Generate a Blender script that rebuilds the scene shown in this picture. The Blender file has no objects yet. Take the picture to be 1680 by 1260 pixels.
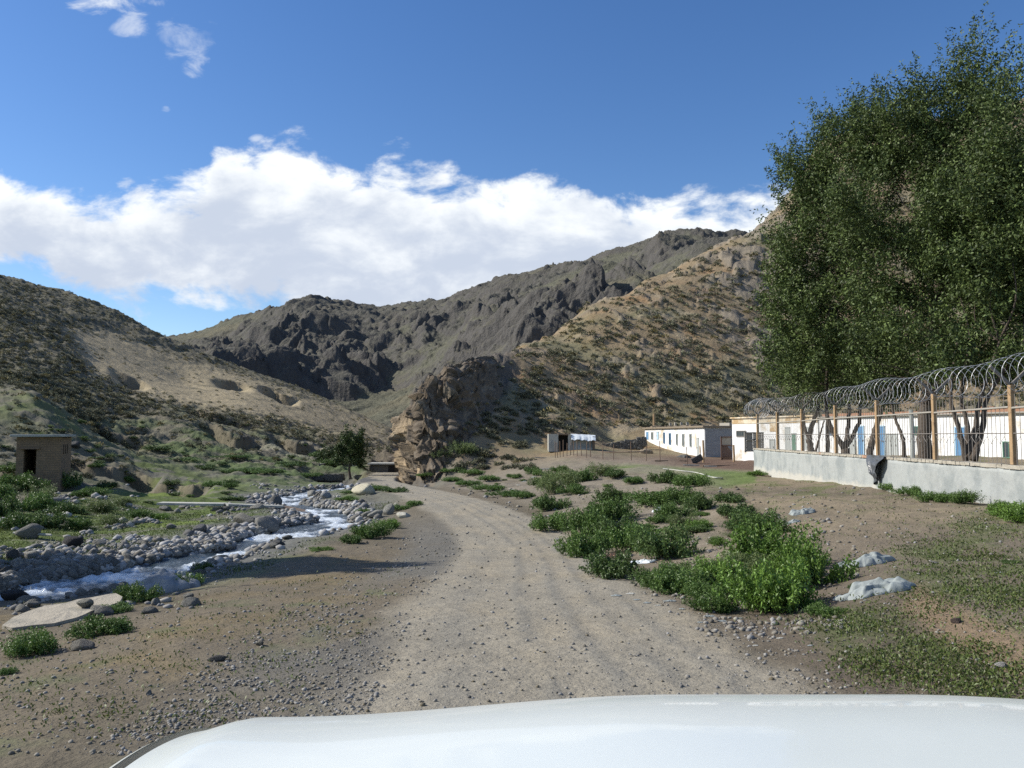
import bpy, math, random
import numpy as np
from mathutils import Vector, Matrix, Euler
C = bpy.context.scene
COL = C.collection
R = math.radians
F = 1350.0; TH = R(3.6); CT, ST = math.cos(TH), math.sin(TH)

# ---------------------------------------------------------------- camera
cam = bpy.data.cameras.new('camera'); camo = bpy.data.objects.new('camera', cam); COL.objects.link(camo)
camo.location = (0, 0, 0); camo.rotation_euler = (R(90) + TH, 0, 0)
cam.sensor_width = 36.0; cam.lens = 36.0 * F / 1680.0
cam.clip_start = 0.05; cam.clip_end = 8000
C.camera = camo

# ---------------------------------------------------------------- sun and sky
SUN_EL, SUN_AZ = R(36), R(-82)            # azimuth measured from +Y towards +X
tosun = Vector((math.cos(SUN_EL) * math.sin(SUN_AZ), math.cos(SUN_EL) * math.cos(SUN_AZ), math.sin(SUN_EL)))
sl = bpy.data.lights.new('sun', 'SUN'); sl.energy = 4.9; sl.angle = R(0.53); sl.color = (1.0, 0.95, 0.86)
so = bpy.data.objects.new('sun', sl); COL.objects.link(so)
so.rotation_euler = tosun.to_track_quat('Z', 'Y').to_euler(); so.location = (-60, 10, 60)
C.view_settings.view_transform = 'Standard'; C.view_settings.look = 'None'
C.view_settings.exposure = 0.38; C.view_settings.gamma = 1.0; C.view_settings.use_curve_mapping = False
C.cycles.max_bounces = 5; C.cycles.diffuse_bounces = 2; C.cycles.glossy_bounces = 2
C.cycles.transmission_bounces = 3; C.cycles.transparent_max_bounces = 6
C.cycles.caustics_reflective = False; C.cycles.caustics_refractive = False
C.cycles.use_denoising = False

class NT:
    """tiny node-tree helper"""
    def __init__(s, nt): s.nt = nt; s.n = nt.nodes; s.l = nt.links
    def node(s, t, **k):
        n = s.n.new(t)
        for a, b in k.items(): setattr(n, a, b)
        return n
    def put(s, sock, v):
        if isinstance(v, bpy.types.NodeSocket): s.l.new(v, sock)
        elif v is not None: sock.default_value = v
    def math(s, op, a, b=None, c=None, clamp=False):
        n = s.node('ShaderNodeMath', operation=op, use_clamp=clamp)
        s.put(n.inputs[0], a); s.put(n.inputs[1], b)
        if c is not None: s.put(n.inputs[2], c)
        return n.outputs[0]
    def mix(s, f, a, b, mode='MIX'):
        n = s.node('ShaderNodeMix', data_type='RGBA', blend_type=mode)
        s.put(n.inputs[0], f)
        for i, v in ((6, a), (7, b)):
            if isinstance(v, tuple) and len(v) == 3: v = (*v, 1)
            s.put(n.inputs[i], v)
        return n.outputs[2]
    def noise(s, vec, scale, detail=4, rough=0.55, dist=0.0, col=False):
        n = s.node('ShaderNodeTexNoise'); s.put(n.inputs['Vector'], vec)
        n.inputs['Scale'].default_value = scale; n.inputs['Detail'].default_value = detail
        n.inputs['Roughness'].default_value = rough; n.inputs['Distortion'].default_value = dist
        return n.outputs['Color' if col else 'Fac']
    def ramp(s, v, a, b, lo=0.0, hi=1.0, smooth=True):
        n = s.node('ShaderNodeMapRange', interpolation_type='SMOOTHSTEP' if smooth else 'LINEAR')
        s.put(n.inputs[0], v); s.put(n.inputs[1], a); s.put(n.inputs[2], b)
        s.put(n.inputs[3], lo); s.put(n.inputs[4], hi)
        return n.outputs[0]
    def curve(s, v, pts):
        n = s.node('ShaderNodeFloatCurve'); cv = n.mapping.curves[0]
        pts = sorted(pts)
        cv.points[0].location = pts[0]; cv.points[1].location = pts[-1]
        for p in pts[1:-1]: cv.points.new(*p)
        n.mapping.update(); s.put(n.inputs['Value'], v)
        return n.outputs[0]

def pix_dir(px, py):
    u = (px - 840) / F; v = (630 - py) / F
    return u, CT - v * ST, ST + v * CT
def slope(py):
    v = (630 - py) / F
    return (ST + v * CT) / (CT - v * ST)

w = bpy.data.worlds.new("World"); C.world = w; w.use_nodes = True
W = NT(w.node_tree); W.n.clear()
sky = W.node('ShaderNodeTexSky', sky_type='NISHITA', sun_disc=False)
sky.sun_elevation = SUN_EL; sky.sun_rotation = SUN_AZ % (2 * math.pi)
sky.altitude = 1500; sky.air_density = 1.15; sky.dust_density = 0.6; sky.ozone_density = 2.2
tc = W.node('ShaderNodeTexCoord'); sep = W.node('ShaderNodeSeparateXYZ'); W.l.new(tc.outputs['Generated'], sep.inputs[0])
X, Y, Z = sep.outputs
ys = W.math('MAXIMUM', Y, 0.05)
a = W.math('DIVIDE', X, ys); e = W.math('DIVIDE', Z, ys)       # tangent-plane azimuth / elevation in front of the camera
comb = W.node('ShaderNodeCombineXYZ'); W.put(comb.inputs[0], a); W.put(comb.inputs[1], W.math('MULTIPLY', e, 1.7)); P2 = comb.outputs[0]
def cv(pts): return [((((px - 840) / F / pix_dir(px, py)[1]) + 1) / 2, slope(py) / 0.7) for px, py in pts]
top = cv([(-500, 240), (-50, 288), (60, 290), (150, 322), (200, 312), (280, 285), (335, 268), (360, 238), (440, 232), (500, 222), (560, 252), (640, 254), (700, 276), (800, 296), (905, 286), (1000, 316), (1060, 322), (1130, 312), (1230, 308), (1400, 300), (1900, 360)])
bot = cv([(-500, 500), (-50, 450), (0, 445), (120, 478), (200, 486), (300, 502), (380, 500), (430, 500), (560, 560), (700, 600), (900, 600), (1240, 560), (1900, 560)])
an = W.math('MULTIPLY_ADD', a, 0.5, 0.5)
zt = W.math('MULTIPLY', W.curve(an, top), 0.7); zb = W.math('MULTIPLY', W.curve(an, bot), 0.7)
n1 = W.noise(P2, 9, 9, 0.6, 0.25); n2 = W.noise(P2, 3.2, 6, 0.55, 0.2)
dt = W.math('DIVIDE', W.math('SUBTRACT', zt, e), 0.04); db = W.math('DIVIDE', W.math('SUBTRACT', e, zb), 0.035)
d = W.math('MINIMUM', W.math('MINIMUM', dt, db), 2.1)
d = W.math('ADD', d, W.math('MULTIPLY', W.math('SUBTRACT', n1, 0.5), 4.6))
d = W.math('ADD', d, W.math('MULTIPLY', W.math('SUBTRACT', n2, 0.5), 2.2))
dens = W.ramp(d, -0.05, 0.75)
# small clouds high on the left
def puff(px, py, rx, ry, k, sc=14):
    ax, ey = (px - 840) / F / pix_dir(px, py)[1], slope(py)
    q = W.math('ADD', W.math('POWER', W.math('DIVIDE', W.math('ABSOLUTE', W.math('SUBTRACT', a, ax)), rx / F), 2),
               W.math('POWER', W.math('DIVIDE', W.math('ABSOLUTE', W.math('SUBTRACT', e, ey)), ry / F), 2))
    q = W.math('SUBTRACT', 1.0, q)
    q = W.math('ADD', q, W.math('MULTIPLY', W.math('SUBTRACT', W.noise(P2, sc, 8, 0.62, 0.6), 0.52), 5.0))
    return W.math('MULTIPLY', W.ramp(q, 0.1, 1.6), k)
for args in ((185, -6, 85, 34, 0.8, 16), (212, 40, 40, 28, 0.5, 18), (305, 60, 52, 44, 0.3, 20), (320, 105, 26, 26, 0.4, 20), (272, 180, 12, 9, .5, 20), (420, 226, 14, 9, 0.5, 10), (205, 300, 22, 12, .6, 20)):
    dens = W.math('MAXIMUM', dens, puff(*args))
# scattered cloud everywhere else in the sky (behind the car)
n3 = W.noise(tc.outputs['Generated'], 2.2, 6, 0.55, 0.3)
back = W.math('MULTIPLY', W.ramp(n3, 0.52, 0.68), W.math('MULTIPLY', W.ramp(Y, 0.15, -0.1), W.ramp(Z, 0.0, 0.15)))
front = W.ramp(Y, 0.05, 0.3)
dens = W.math('MAXIMUM', W.math('MULTIPLY', dens, front), W.math('MULTIPLY', back, 0.9))
# cloud tone: bright billows, grey-lavender folds
n4 = W.noise(P2, 6.5, 7, 0.55, 0.35); n5 = W.noise(P2, 20, 6, 0.6, 0.1)
lit = W.math('ADD', W.math('MULTIPLY', n4, 0.8), W.math('MULTIPLY', n5, 0.25))
lit = W.math('ADD', lit, W.math('MULTIPLY', W.ramp(dt, 2.4, 0.0), 0.20))
lit = W.ramp(lit, 0.46, 0.74)
ccol = W.mix(lit, (4.2, 4.7, 5.6), (7.1, 7.35, 7.5))
skyc = W.node('ShaderNodeHueSaturation'); W.l.new(sky.outputs[0], skyc.inputs['Color'])
skyc.inputs['Hue'].default_value = .508; skyc.inputs['Saturation'].default_value = 1.24; skyc.inputs['Value'].default_value = 1.0
out = W.mix(dens, skyc.outputs[0], ccol)
bg = W.node('ShaderNodeBackground'); W.put(bg.inputs[0], out); bg.inputs[1].default_value = 0.112
wo = W.node('ShaderNodeOutputWorld'); W.l.new(bg.outputs[0], wo.inputs[0])

# ---------------------------------------------------------------- numpy noise
def _h(ix, iy, iz, seed):
    h = (ix.astype(np.int64) * 374761393 + iy.astype(np.int64) * 668265263 + iz.astype(np.int64) * 2147483647 + seed * 1442695041) & 0xffffffff
    h = ((h ^ (h >> 13)) * 1274126177) & 0xffffffff
    h = ((h ^ (h >> 16)) * 2246822519) & 0xffffffff
    return ((h ^ (h >> 15)) & 0xffffff) / float(0xffffff)
def vn(x, y, seed=0):
    """2-D gradient-ish noise in 0..1"""
    ix, iy = np.floor(x), np.floor(y); fx, fy = x - ix, y - iy
    z = np.zeros_like(ix); r = 0
    ux = fx * fx * fx * (fx * (fx * 6 - 15) + 10); uy = fy * fy * fy * (fy * (fy * 6 - 15) + 10)
    def g(dx, dy):
        t = _h(ix + dx, iy + dy, z, seed) * 2 * np.pi
        return np.cos(t) * (fx - dx) + np.sin(t) * (fy - dy)
    a0 = g(0, 0) * (1 - ux) + g(1, 0) * ux; a1 = g(0, 1) * (1 - ux) + g(1, 1) * ux
    return 0.5 + 0.7 * (a0 * (1 - uy) + a1 * uy)
def fbm(x, y, oct=5, seed=0, gain=0.5, lac=2.03):
    r = 0; amp = 1; tot = 0
    for i in range(oct):
        r = r + amp * vn(x + 17.3 * i, y - 9.1 * i, seed + i); tot += amp; amp *= gain; x = x * lac; y = y * lac
    return r / tot
def ridged(x, y, oct=5, seed=0, gain=0.5, lac=2.1):
    r = 0; amp = 1; tot = 0; wt = 1
    for i in range(oct):
        n = 1 - np.abs(2 * vn(x + 7.7 * i, y + 3.3 * i, seed + i) - 1); n = n * n * wt
        r = r + amp * n; tot += amp; wt = np.clip(n * 1.8, 0, 1); amp *= gain; x = x * lac; y = y * lac
    return r / tot
def sst(x, a, b):
    t = np.clip((x - a) / (b - a), 0, 1); return t * t * (3 - 2 * t)
def poly(px, py, pts, soft):
    """soft mask of a polygon"""
    pts = np.array(pts, float); n = len(pts); ins = np.zeros(px.shape, bool); dd = np.full(px.shape, 1e18)
    for i in range(n):
        x0, y0 = pts[i]; x1, y1 = pts[(i + 1) % n]
        c = ((y0 > py) != (y1 > py)) & (px < (x1 - x0) * (py - y0) / ((y1 - y0) if y1 != y0 else 1e-9) + x0); ins ^= c
        ex, ey = x1 - x0, y1 - y0; L = ex * ex + ey * ey
        t = np.clip(((px - x0) * ex + (py - y0) * ey) / L, 0, 1)
        dd = np.minimum(dd, (px - x0 - t * ex) ** 2 + (py - y0 - t * ey) ** 2)
    s = np.sqrt(dd) * np.where(ins, 1, -1)
    return sst(s, -soft, soft)
def polyline(x, y, P):
    """distance, signed side, interpolated z and arclength to a polyline of (x,y,z)"""
    P = np.array(P, float); best = np.full(x.shape, 1e18); zz = np.zeros_like(x); sg = np.zeros_like(x); al = np.zeros_like(x); acc = 0
    for i in range(len(P) - 1):
        a_, b_ = P[i], P[i + 1]; ex, ey = b_[0] - a_[0], b_[1] - a_[1]; L2 = ex * ex + ey * ey; L = math.sqrt(L2)
        t = np.clip(((x - a_[0]) * ex + (y - a_[1]) * ey) / L2, 0, 1)
        dx, dy = x - a_[0] - t * ex, y - a_[1] - t * ey; d2 = dx * dx + dy * dy
        m = d2 < best
        best = np.where(m, d2, best); zz = np.where(m, a_[2] + t * (b_[2] - a_[2]), zz)
        sg = np.where(m, np.sign(dx * ey - dy * ex), sg); al = np.where(m, acc + t * L, al); acc += L
    return np.sqrt(best), sg, zz, al
def smooth_line(P, n=12):
    """Catmull-Rom through the points"""
    P = [np.array(p, float) for p in P]; P = [2 * P[0] - P[1]] + P + [2 * P[-1] - P[-2]]; o = []
    for i in range(1, len(P) - 2):
        for k in range(n):
            t = k / n; p0, p1, p2, p3 = P[i - 1:i + 3]
            o.append(.5 * ((2 * p1) + (p2 - p0) * t + (2 * p0 - 5 * p1 + 4 * p2 - p3) * t * t + (3 * p1 - p0 - 3 * p2 + p3) * t ** 3))
    o.append(P[-2]); return o
def wpt(px, py, D):
    u, f, zz = pix_dir(px, py); return (u * D / f, D, zz * D / f)
def facets(x, y, s, seed=0, tilt=.9):
    """blocky rock: each Voronoi cell is a tilted plate; roughly -0.5..0.5"""
    x = x / s; y = y / s; ix, iy = np.floor(x), np.floor(y); z0 = np.zeros_like(ix); best = np.full(x.shape, 9e9); val = np.zeros_like(x)
    for dx in (-1, 0, 1):
        for dy in (-1, 0, 1):
            jx, jy = ix + dx, iy + dy; cx_, cy_ = jx + _h(jx, jy, z0, seed), jy + _h(jx, jy, z0, seed + 1); ex, ey = x - cx_, y - cy_; d2 = ex * ex + ey * ey; m = d2 < best
            v = (_h(jx, jy, z0, seed + 2) - .5) + tilt * ((_h(jx, jy, z0, seed + 3) - .5) * ex + (_h(jx, jy, z0, seed + 4) - .5) * ey) * 2
            best = np.where(m, d2, best); val = np.where(m, v, val)
    return val
class RBF:
    def __init__(s, pts, kx=150., ky=4., c=0.06):
        s.k = (kx, ky, c)
        P = np.array([(p[0] / kx, math.log(p[1]) * ky) for p in pts]); v = np.array([p[2] for p in pts])
        s.P = P; n = len(P); A = s.phi(np.hypot(P[:, None, 0] - P[None, :, 0], P[:, None, 1] - P[None, :, 1]))
        Q = np.hstack([np.ones((n, 1)), P]); M = np.zeros((n + 3, n + 3)); M[:n, :n] = A; M[:n, n:] = Q; M[n:, :n] = Q.T
        s.w = np.linalg.solve(M, np.concatenate([v, [0, 0, 0]]))
    def phi(s, r): return np.sqrt(r * r + s.k[2] ** 2)
    def __call__(s, px, D):
        x = px / s.k[0]; y = np.log(D) * s.k[1]; r = s.w[-3] + s.w[-2] * x + s.w[-1] * y
        for i in range(len(s.P)): r = r + s.w[i] * s.phi(np.hypot(x - s.P[i, 0], y - s.P[i, 1]))
        return r
# ---------------------------------------------------------------- terrain: one height function, sampled on a fan of rings that gets coarser with distance
def q_of(px, py): u, f, _ = pix_dir(px, py); return 840 + F * u / f
def proj(x, y, z):
    v = (z * CT - y * ST) / (y * CT + z * ST); return 840 + F * x / (y * CT + z * ST), 630 - F * v
CP = []
def cp(px, py, D):  u, f, zz = pix_dir(px, py); CP.append((840 + F * u / f, D, zz * D / f))
def cz(px, D, z): CP.append((px, D, z))
for q in range(-1400, 3200, 300):
    cz(q, 1.2, -1.75); cz(q, 3.2, -1.8)
for q in (-1400, -900, -500): cz(q, 8, -2.2); cz(q, 20, -3.0); cz(q, 45, -1.5); cz(q, 90, 10); cz(q, 200, 48); cz(q, 330, 70); cz(q, 480, 50)
for q in (2100, 2600, 3200): cz(q, 8, -1.6); cz(q, 20, -1.5); cz(q, 60, -1.5); cz(q, 95, 6); cz(q, 250, 90); cz(q, 480, 140)
for p in [
 # forecourt left of the road
 (620,1130,6.1),(500,1100,6.9),(300,1050,8.1),(100,1100,7.0),(0,1230,5.1),(350,960,13.2),(500,930,16.5),(640,870,26.5),(560,905,20.3),(230,1010,10.3),(60,1060,8.6),(-150,1080,8.0),(-150,1010,10.6),
 # stream banks and flood plain
 (100,905,22),(50,860,27),(200,850,32.5),(100,830,35),(300,842,36.5),(400,800,60),(470,800,58),(250,800,54),(-100,860,28),(-100,800,38),(600,815,48),(600,835,38),
 (110,792,45),(20,775,46),(0,745,55),(-150,740,50),(150,772,60),(280,785,66),(350,770,85),(500,752,115),(600,762,112),(640,768,108),(575,778,90),(520,775,90),(430,772,80),
 # green terraces and left hill
 (200,735,95),(300,700,112),(420,715,125),(0,700,66),(60,650,80),(0,560,130),(100,580,140),(-150,600,110),(150,600,155),(200,655,130),(300,630,190),(400,660,170),(450,640,215),(500,705,165),(560,720,160),(620,738,150),(650,742,150),
 (-300,372,260),(-150,410,255),(0,458,250),(100,480,258),(190,513,268),(250,548,275),(300,575,280),(370,597,275),(420,615,270),(490,640,262),(560,665,255),(610,690,245),(650,712,235),
 # road line and embankment on its right
 (950,1140,6),(870,1000,10),(850,900,20),(800,860,26.5),(750,830,34),(700,812,45),(640,797,60),
 (1280,1135,6),(1080,1020,9.6),(975,905,20),(890,850,28.5),(820,815,42),(740,795,58),(690,785,70),
 (1160,905,16.8),(1160,858,21.5),(1160,800,33),(1080,835,26),(1000,800,42),(1020,776,54),(1000,845,25),(930,800,44),(870,790,56),(880,770,66),(950,762,70),
 (1290,1000,9.7),(1450,940,10.4),(1680,1010,7.7),(1500,1050,7.3),(1680,900,11.5),(1850,960,8.5),(1300,905,14),(1320,828,22.5),(1310,790,36),(1220,780,45),(1240,777,47),(1330,788,39),(1420,800,29.5),(1520,815,24),(1650,826,20.2),(1800,845,16.5),
 (1200,800,36),(1100,770,60),(1100,752,70),(950,742,78),(900,742,84),(1157,750,80),(1058,735,92),(1000,722,99),(1200,752,78),(1400,745,60),(1600,745,52),(1300,748,68),
 # cliff and right hill
 (640,762,100),(640,740,135),(655,775,86),(700,786,79),(740,778,79),(800,762,80),(860,738,84),
 (672,660,86),(674,745,84),(692,634,87),(700,745,82),(720,609,91),(730,700,84),(760,590,97),(810,577,112),(860,563,128),(780,690,87.4),(800,640,97),(860,650,102),(930,690,96),(900,620,111),
 (960,515,150),(1060,462,165),(1150,423,178),(1200,396,188),(1270,352,205),(1340,240,245),(1450,200,260),(1700,150,270),(1000,640,112),(1100,600,123),(1100,690,106),(1200,560,134),(1200,690,109.6),(1300,500,150),(1300,650,118),(1500,600,125),(1700,560,125),(1500,400,170),
 ]: cp(*p)
# behind the crests
for q, D, z in [(-150,360,40),(0,350,30),(190,370,20),(300,380,10),(420,370,3),(560,350,-4),(650,330,-6),(640,200,-5),(670,110,-4),(680,200,-5),(700,130,0),(760,150,2),(860,180,6),(960,210,12),(1060,220,24),(1200,250,36),(1340,310,60),(1700,400,80),(650,480,-6),(300,480,10),(960,480,10)]: cz(q, D, z)
RB = RBF([(q, D, z / (D + 15.)) for q, D, z in CP])

ROAD = smooth_line([wpt(1000, 1600, 3.0)[:2] + (-1.8,), wpt(950, 1140, 6), wpt(880, 1000, 10), wpt(858, 900, 20), wpt(812, 860, 26.5), wpt(755, 830, 34), wpt(700, 811, 45), wpt(642, 797, 60), wpt(618, 787, 75)[:2] + (-4.0,), (-14, 92, -4.3), (-17, 115, -4.6)], 8)
ROAD = [(.9, -8, -1.75), (.75, 0, -1.78)] + ROAD
STREAM = smooth_line([(-30, 5.5, -2.9), (-20, 9.5, -2.95), (-14, 12.5, -3.0), wpt(10, 985, 14.8), wpt(170, 962, 16.6), wpt(330, 920, 20.6), wpt(450, 888, 25.8), wpt(545, 858, 32.5), wpt(505, 838, 40), wpt(470, 826, 48), wpt(500, 812, 57), wpt(560, 803, 66), wpt(600, 797, 76), (-20, 96, -6.0), (-24, 120, -6.4)], 10)
SW = lambda al: 0.95 + .2 * (1 - sst(al, 20, 27)) + .15 * sst(al, 34, 40) + 0.35 * np.sin(al * .55) + .25 * np.sin(al * 1.3 + 1)    # half-width of the water

# banks: crest steps cut into the slopes  (px0, px1, D, height, run-back, wobble)
BANKS = [(215, 345, 60, 1.5, 26, 1), (95, 262, 64, 1.9, 20, 2), (448, 530, 128, 2.9, 30, 3), (330, 440, 118, 1.8, 26, 4), (186, 236, 158, 3.2, 30, 5), (354, 402, 205, 3.6, 30, 6), (432, 482, 218, 5.4, 34, 7),
         (300, 420, 140, 1.6, 30, 11), (500, 560, 92, 1.0, 14, 12), (590, 650, 92, .8, 12, 13), (150, 240, 100, 1.6, 20, 15)]

def terrain(q, D):
    """returns z and colour for arrays of column coordinate q and distance D"""
    x = (q - 840) / F * D; y = D
    z = RB(q, D) * (D + 15.); bmk = np.zeros_like(z)
    for i, (a0, a1, d0, h, run, sd) in enumerate(BANKS):
        env = sst(q, a0 - 14, a0 + 26) * sst(-q, -a1 - 14, -a1 + 26)
        h = h * 1.0; dd = D - d0 - d0 * .035 * (fbm(q / 70., 0 * q + sd * 3.1, 2, sd) - .5) * 3
        cut = env * sst(dd, -run * .55, -.4) * (1 - sst(dd, -.2, .7 + d0 * .004)) * (.7 + .6 * fbm(q / 22., 0 * q + sd, 3, sd + 50))
        z = z - h * cut; bmk = np.maximum(bmk, env * sst(dd, -1.2 - d0 * .006, -.3) * (1 - sst(dd, .9 + d0 * .004, 2 + d0 * .006)))
    # broad relief
    far = sst(D, 60, 110)
    lh = far * sst(-q, -700, -600)              # left hill
    rh = sst(z, -1.5, 4) * sst(q, 650, 720) * sst(D, 70, 95)
    wx, wy = x + 6 * (fbm(x / 18, y / 18, 3, 5) - .5), y + 6 * (fbm(x / 18 + 9, y / 18, 3, 6) - .5)
    n_rock = ridged(wx / 13., wy / 13., 6, 11, .55)
    n_mid = fbm(x / 7., y / 7., 5, 21)
    n_sml = fbm(x / 1.3, y / 1.3, 5, 31)
    n_fin = fbm(x / .22, y / .22, 3, 41)
    PX, PY = proj(x, y, z)
    # rock mask: cliff and outcrops
    cliff = poly(PX, PY, [(640,800),(652,690),(660,640),(700,600),(760,570),(835,560),(850,600),(800,680),(745,745),(712,790)], 16)
    crop = rh * sst(n_rock, .62, .80) * .65 + rh * poly(PX, PY, [(1180,380),(1300,340),(1330,520),(1290,600),(1200,560),(1150,470)], 40) * sst(n_rock, .3, .6)
    crop = np.clip(crop, 0, 1)
    z = z + bmk * (fbm(x / .9, y / .9, 3, 75) - .5) * .9 + crop * facets(wx, wy, 3.2, 77) * .9
    z = z - cliff * 1.0 + .5 * cliff * ((ridged(wx / 5.5, wy / 5.5, 6, 51, .6) - .45) * 1.9 + (ridged(x / 1.6, z / 2.2 + y / 3, 4, 57) - .4) * .8 + (fbm(x / .5, z / .6 + y, 3, 59) - .5) * .8)
    z = z + crop * (n_rock - .4) * 1.3 + crop * (ridged(x / 3, y / 3, 3, 58) - .4) * .35
    tn0 = 1 - .75 * lh * poly(PX, PY, [(110,540),(190,545),(300,588),(420,622),(560,668),(640,698),(668,735),(560,712),(450,684),(330,668),(240,652),(150,610)], 16)
    z = z + rh * (fbm(wx / 30, wy / 30, 3, 61) - .5) * 5 + rh * (n_mid - .5) * 1.3
    z = z + tn0 * (lh * (n_mid - .5) * 1.3 + lh * (fbm(x / 35, y / 35, 3, 71) - .5) * 3.0 * sst(D, 110, 170) + lh * (ridged(x / 40, y / 40, 4, 73) - .4) * 1.8 * sst(D, 100, 170))
    sf = poly(PX, PY, [(-300,700),(60,690),(200,740),(230,790),(120,830),(-300,860)], 22)    # rough ground round the brick shed
    z = z + sf * (n_mid - .5) * 1.6 + (lh + sst(-x, 5, 9) * sst(D, 30, 50)) * (1 - cliff) * tn0 * ((ridged(x / 4.5, y / 4.5, 5, 79) - .4) * .55 + (fbm(x / 1.1, y / 1.1, 3, 80) - .5) * .25)
    near = 1 - far
    dR, sR, zR, aR = polyline(x, y, ROAD)
    dS, sS, zS, aS = polyline(x, y, STREAM)
    emb = sst(dR * sR, 2.0, 4.0) * sst(D, 8, 12) * near * sst(-x, -16, -9)
    z = z + near * (n_sml - .5) * (.05 + .16 * sst(dR, 2.2, 6) * sst(D, 9, 16)) + emb * (n_mid - .5) * .7
    # stream bed and cobble banks
    sw = SW(aS) + .35 * (fbm(x / .9, y / .9, 3, 81) - .5) * 2
    okS = sst(-D, -100, -90)
    fl = (1 - sst(dS, sw + 1.2, sw + 4.5)) * okS * sst(dR, 2.0, 3.5)
    z = z * (1 - fl) + (zS + .16 + .10 * (dS - sw) + .2 * (n_sml - .5)) * fl
    bed = (1 - sst(dS, sw - .5, sw + .25)) * okS
    z = z - bed * .5
    # road: flattened, with ruts
    hw = 1.45 + .25 * (fbm(aR / 4., 0 * aR + 3, 3, 91) - .5) * 2
    rm = 1 - sst(dR, hw, hw + 1.5)
    z = z * (1 - rm) + zR * rm
    cr = dR * sR + .35 * (fbm(aR / 6, 0 * aR, 3, 93) - .5) + .10 * (fbm(x / 1.5, y / 3, 3, 94) - .5)
    rut = .9 * np.exp(-((cr - .30) / .10) ** 2) + .8 * np.exp(-((cr - .72) / .10) ** 2) + .7 * np.exp(-((cr - 1.12) / .08) ** 2) + .8 * np.exp(-((cr + .22) / .10) ** 2) + .6 * np.exp(-((cr + .95) / .22) ** 2)
    z = z + rm * (.009 * rut + .035 * (n_sml - .5) + .03 * (n_mid - .5)) + .006 * (n_fin - .5) * near
    # yard kept level
    # ------------- colours (linear, surface colours, plus the cliff's sunlit left face painted in)
    PX, PY = proj(x, y, z)
    def c3(r, g, b): return np.array([r, g, b])
    def mixc(A, B, m): return A * (1 - m)[:, None] + B * m[:, None]
    n = len(q) ; col = np.tile(c3(.150, .125, .088), (n, 1))
    col = mixc(col, c3(.105, .092, .066), sst(n_mid, .4, .62) * .55)
    leftfc = sst(-x, .6, 1.6) * sst(-D, -26, -12)
    col = mixc(col, c3(.165, .130, .075), leftfc * sst(fbm(x / 1.9, y / 1.9, 4, 101), .47, .68) * .9)
    col = mixc(col, c3(.10, .125, .055), leftfc * sst(fbm(x / .8 + 4, y / .8, 4, 103), .58, .74) * .45)
    # right-hand ground near the camera
    rg = sst(x, 1.8, 3.2) * near
    col = mixc(col, c3(.150, .125, .092), rg)
    col = mixc(col, c3(.215, .175, .12), rg * sst(D, 10, 20) * sst(n_mid, .3, .6))
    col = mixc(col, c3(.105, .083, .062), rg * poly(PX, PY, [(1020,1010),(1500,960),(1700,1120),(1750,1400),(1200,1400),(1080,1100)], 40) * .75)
    gr = fbm(x / 1.1, y / 1.1, 5, 111)
    gm = rg * np.maximum(poly(PX, PY, [(1480,900),(1560,850),(1800,800),(1900,960),(1680,1040),(1560,1010),(1470,960)], 40), .9 * poly(PX, PY, [(1290,1000),(1440,985),(1700,1080),(1700,1150),(1420,1120)], 30))
    col = mixc(col, c3(.085, .105, .040), np.clip(gm * sst(gr, .42, .60), 0, 1) * .7)
    col = mixc(col, c3(.23, .165, .105), rg * poly(PX, PY, [(1500,960),(1560,990),(1720,1060),(1800,1120),(1700,1130),(1560,1060),(1480,1000)], 16) * .8)
    col = mixc(col, c3(.10, .125, .04), rg * sst(gr, .50, .66) * sst(D, 14, 30) * .6)
    # level green by the yard, brown yard
    col = mixc(col, c3(.105, .15, .042), poly(PX, PY, [(985,772),(1030,758),(1120,766),(1240,776),(1240,792),(1190,800),(1130,796),(1060,776)], 4) * .9)
    col = mixc(col, c3(.125, .082, .058), poly(PX, PY, [(895,738),(960,745),(1080,735),(1240,750),(1240,772),(1120,766),(1000,757),(930,752)], 3))
    # embankment: pale grey-brown scree
    e2 = emb * (1 - rg * 0) * sst(-q, -1230, -1100)
    col = mixc(col, c3(.225, .195, .15), np.clip(e2, 0, 1) * .75 * sst(n_mid, .32, .5))
    # flood plain
    lp = sst(-x, 4.2, 6.0) * sst(D, 12, 17) * near
    col = mixc(col, c3(.135, .13, .10), lp)
    gl = fbm(x / 3.5, y / 2.2, 5, 121)
    gmask = lp * sst(dS - sw, .8, 2.2) * sst(gl, .36, .50) * sst(-PX, -600, -560)
    col = mixc(col, c3(.085, .115, .03), gmask)
    col = mixc(col, c3(.14, .18, .04), gmask * sst(gl, .58, .68) * .8)
    col = mixc(col, c3(.135, .135, .125), lp * (1 - sst(dS - sw, .8, 3)) * .8)
    terr = poly(PX, PY, [(150,690),(240,680),(420,700),(520,730),(600,745),(600,800),(400,800),(230,740)], 20)
    g3 = fbm(x / 6., y / 6., 5, 123)
    col = mixc(col, c3(.15, .142, .105), terr * .7)
    col = mixc(col, c3(.085, .118, .045), terr * sst(g3, .40, .55) * .85)
    sl_ = poly(PX, PY, [(395,725),(520,722),(570,745),(520,752),(430,742)], 4)
    col = mixc(col, c3(.30, .27, .21), sl_ * sst(g3, .35, .5) * .6)
    # left hill: dark olive with a tan band
    lhm = np.clip(lh * sst(-PY, -745, -690) + sf, 0, 1) * (1 - terr * .8)
    col = mixc(col, c3(.150, .136, .094), lhm)
    col = mixc(col, c3(.105, .102, .070), lhm * sst(fbm(x / 12., y / 12., 4, 131), .4, .6) * .7)
    col = mixc(col, c3(.09, .11, .05), lhm * sst(g3, .5, .65) * .5 * sst(PY, 600, 680))
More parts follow.
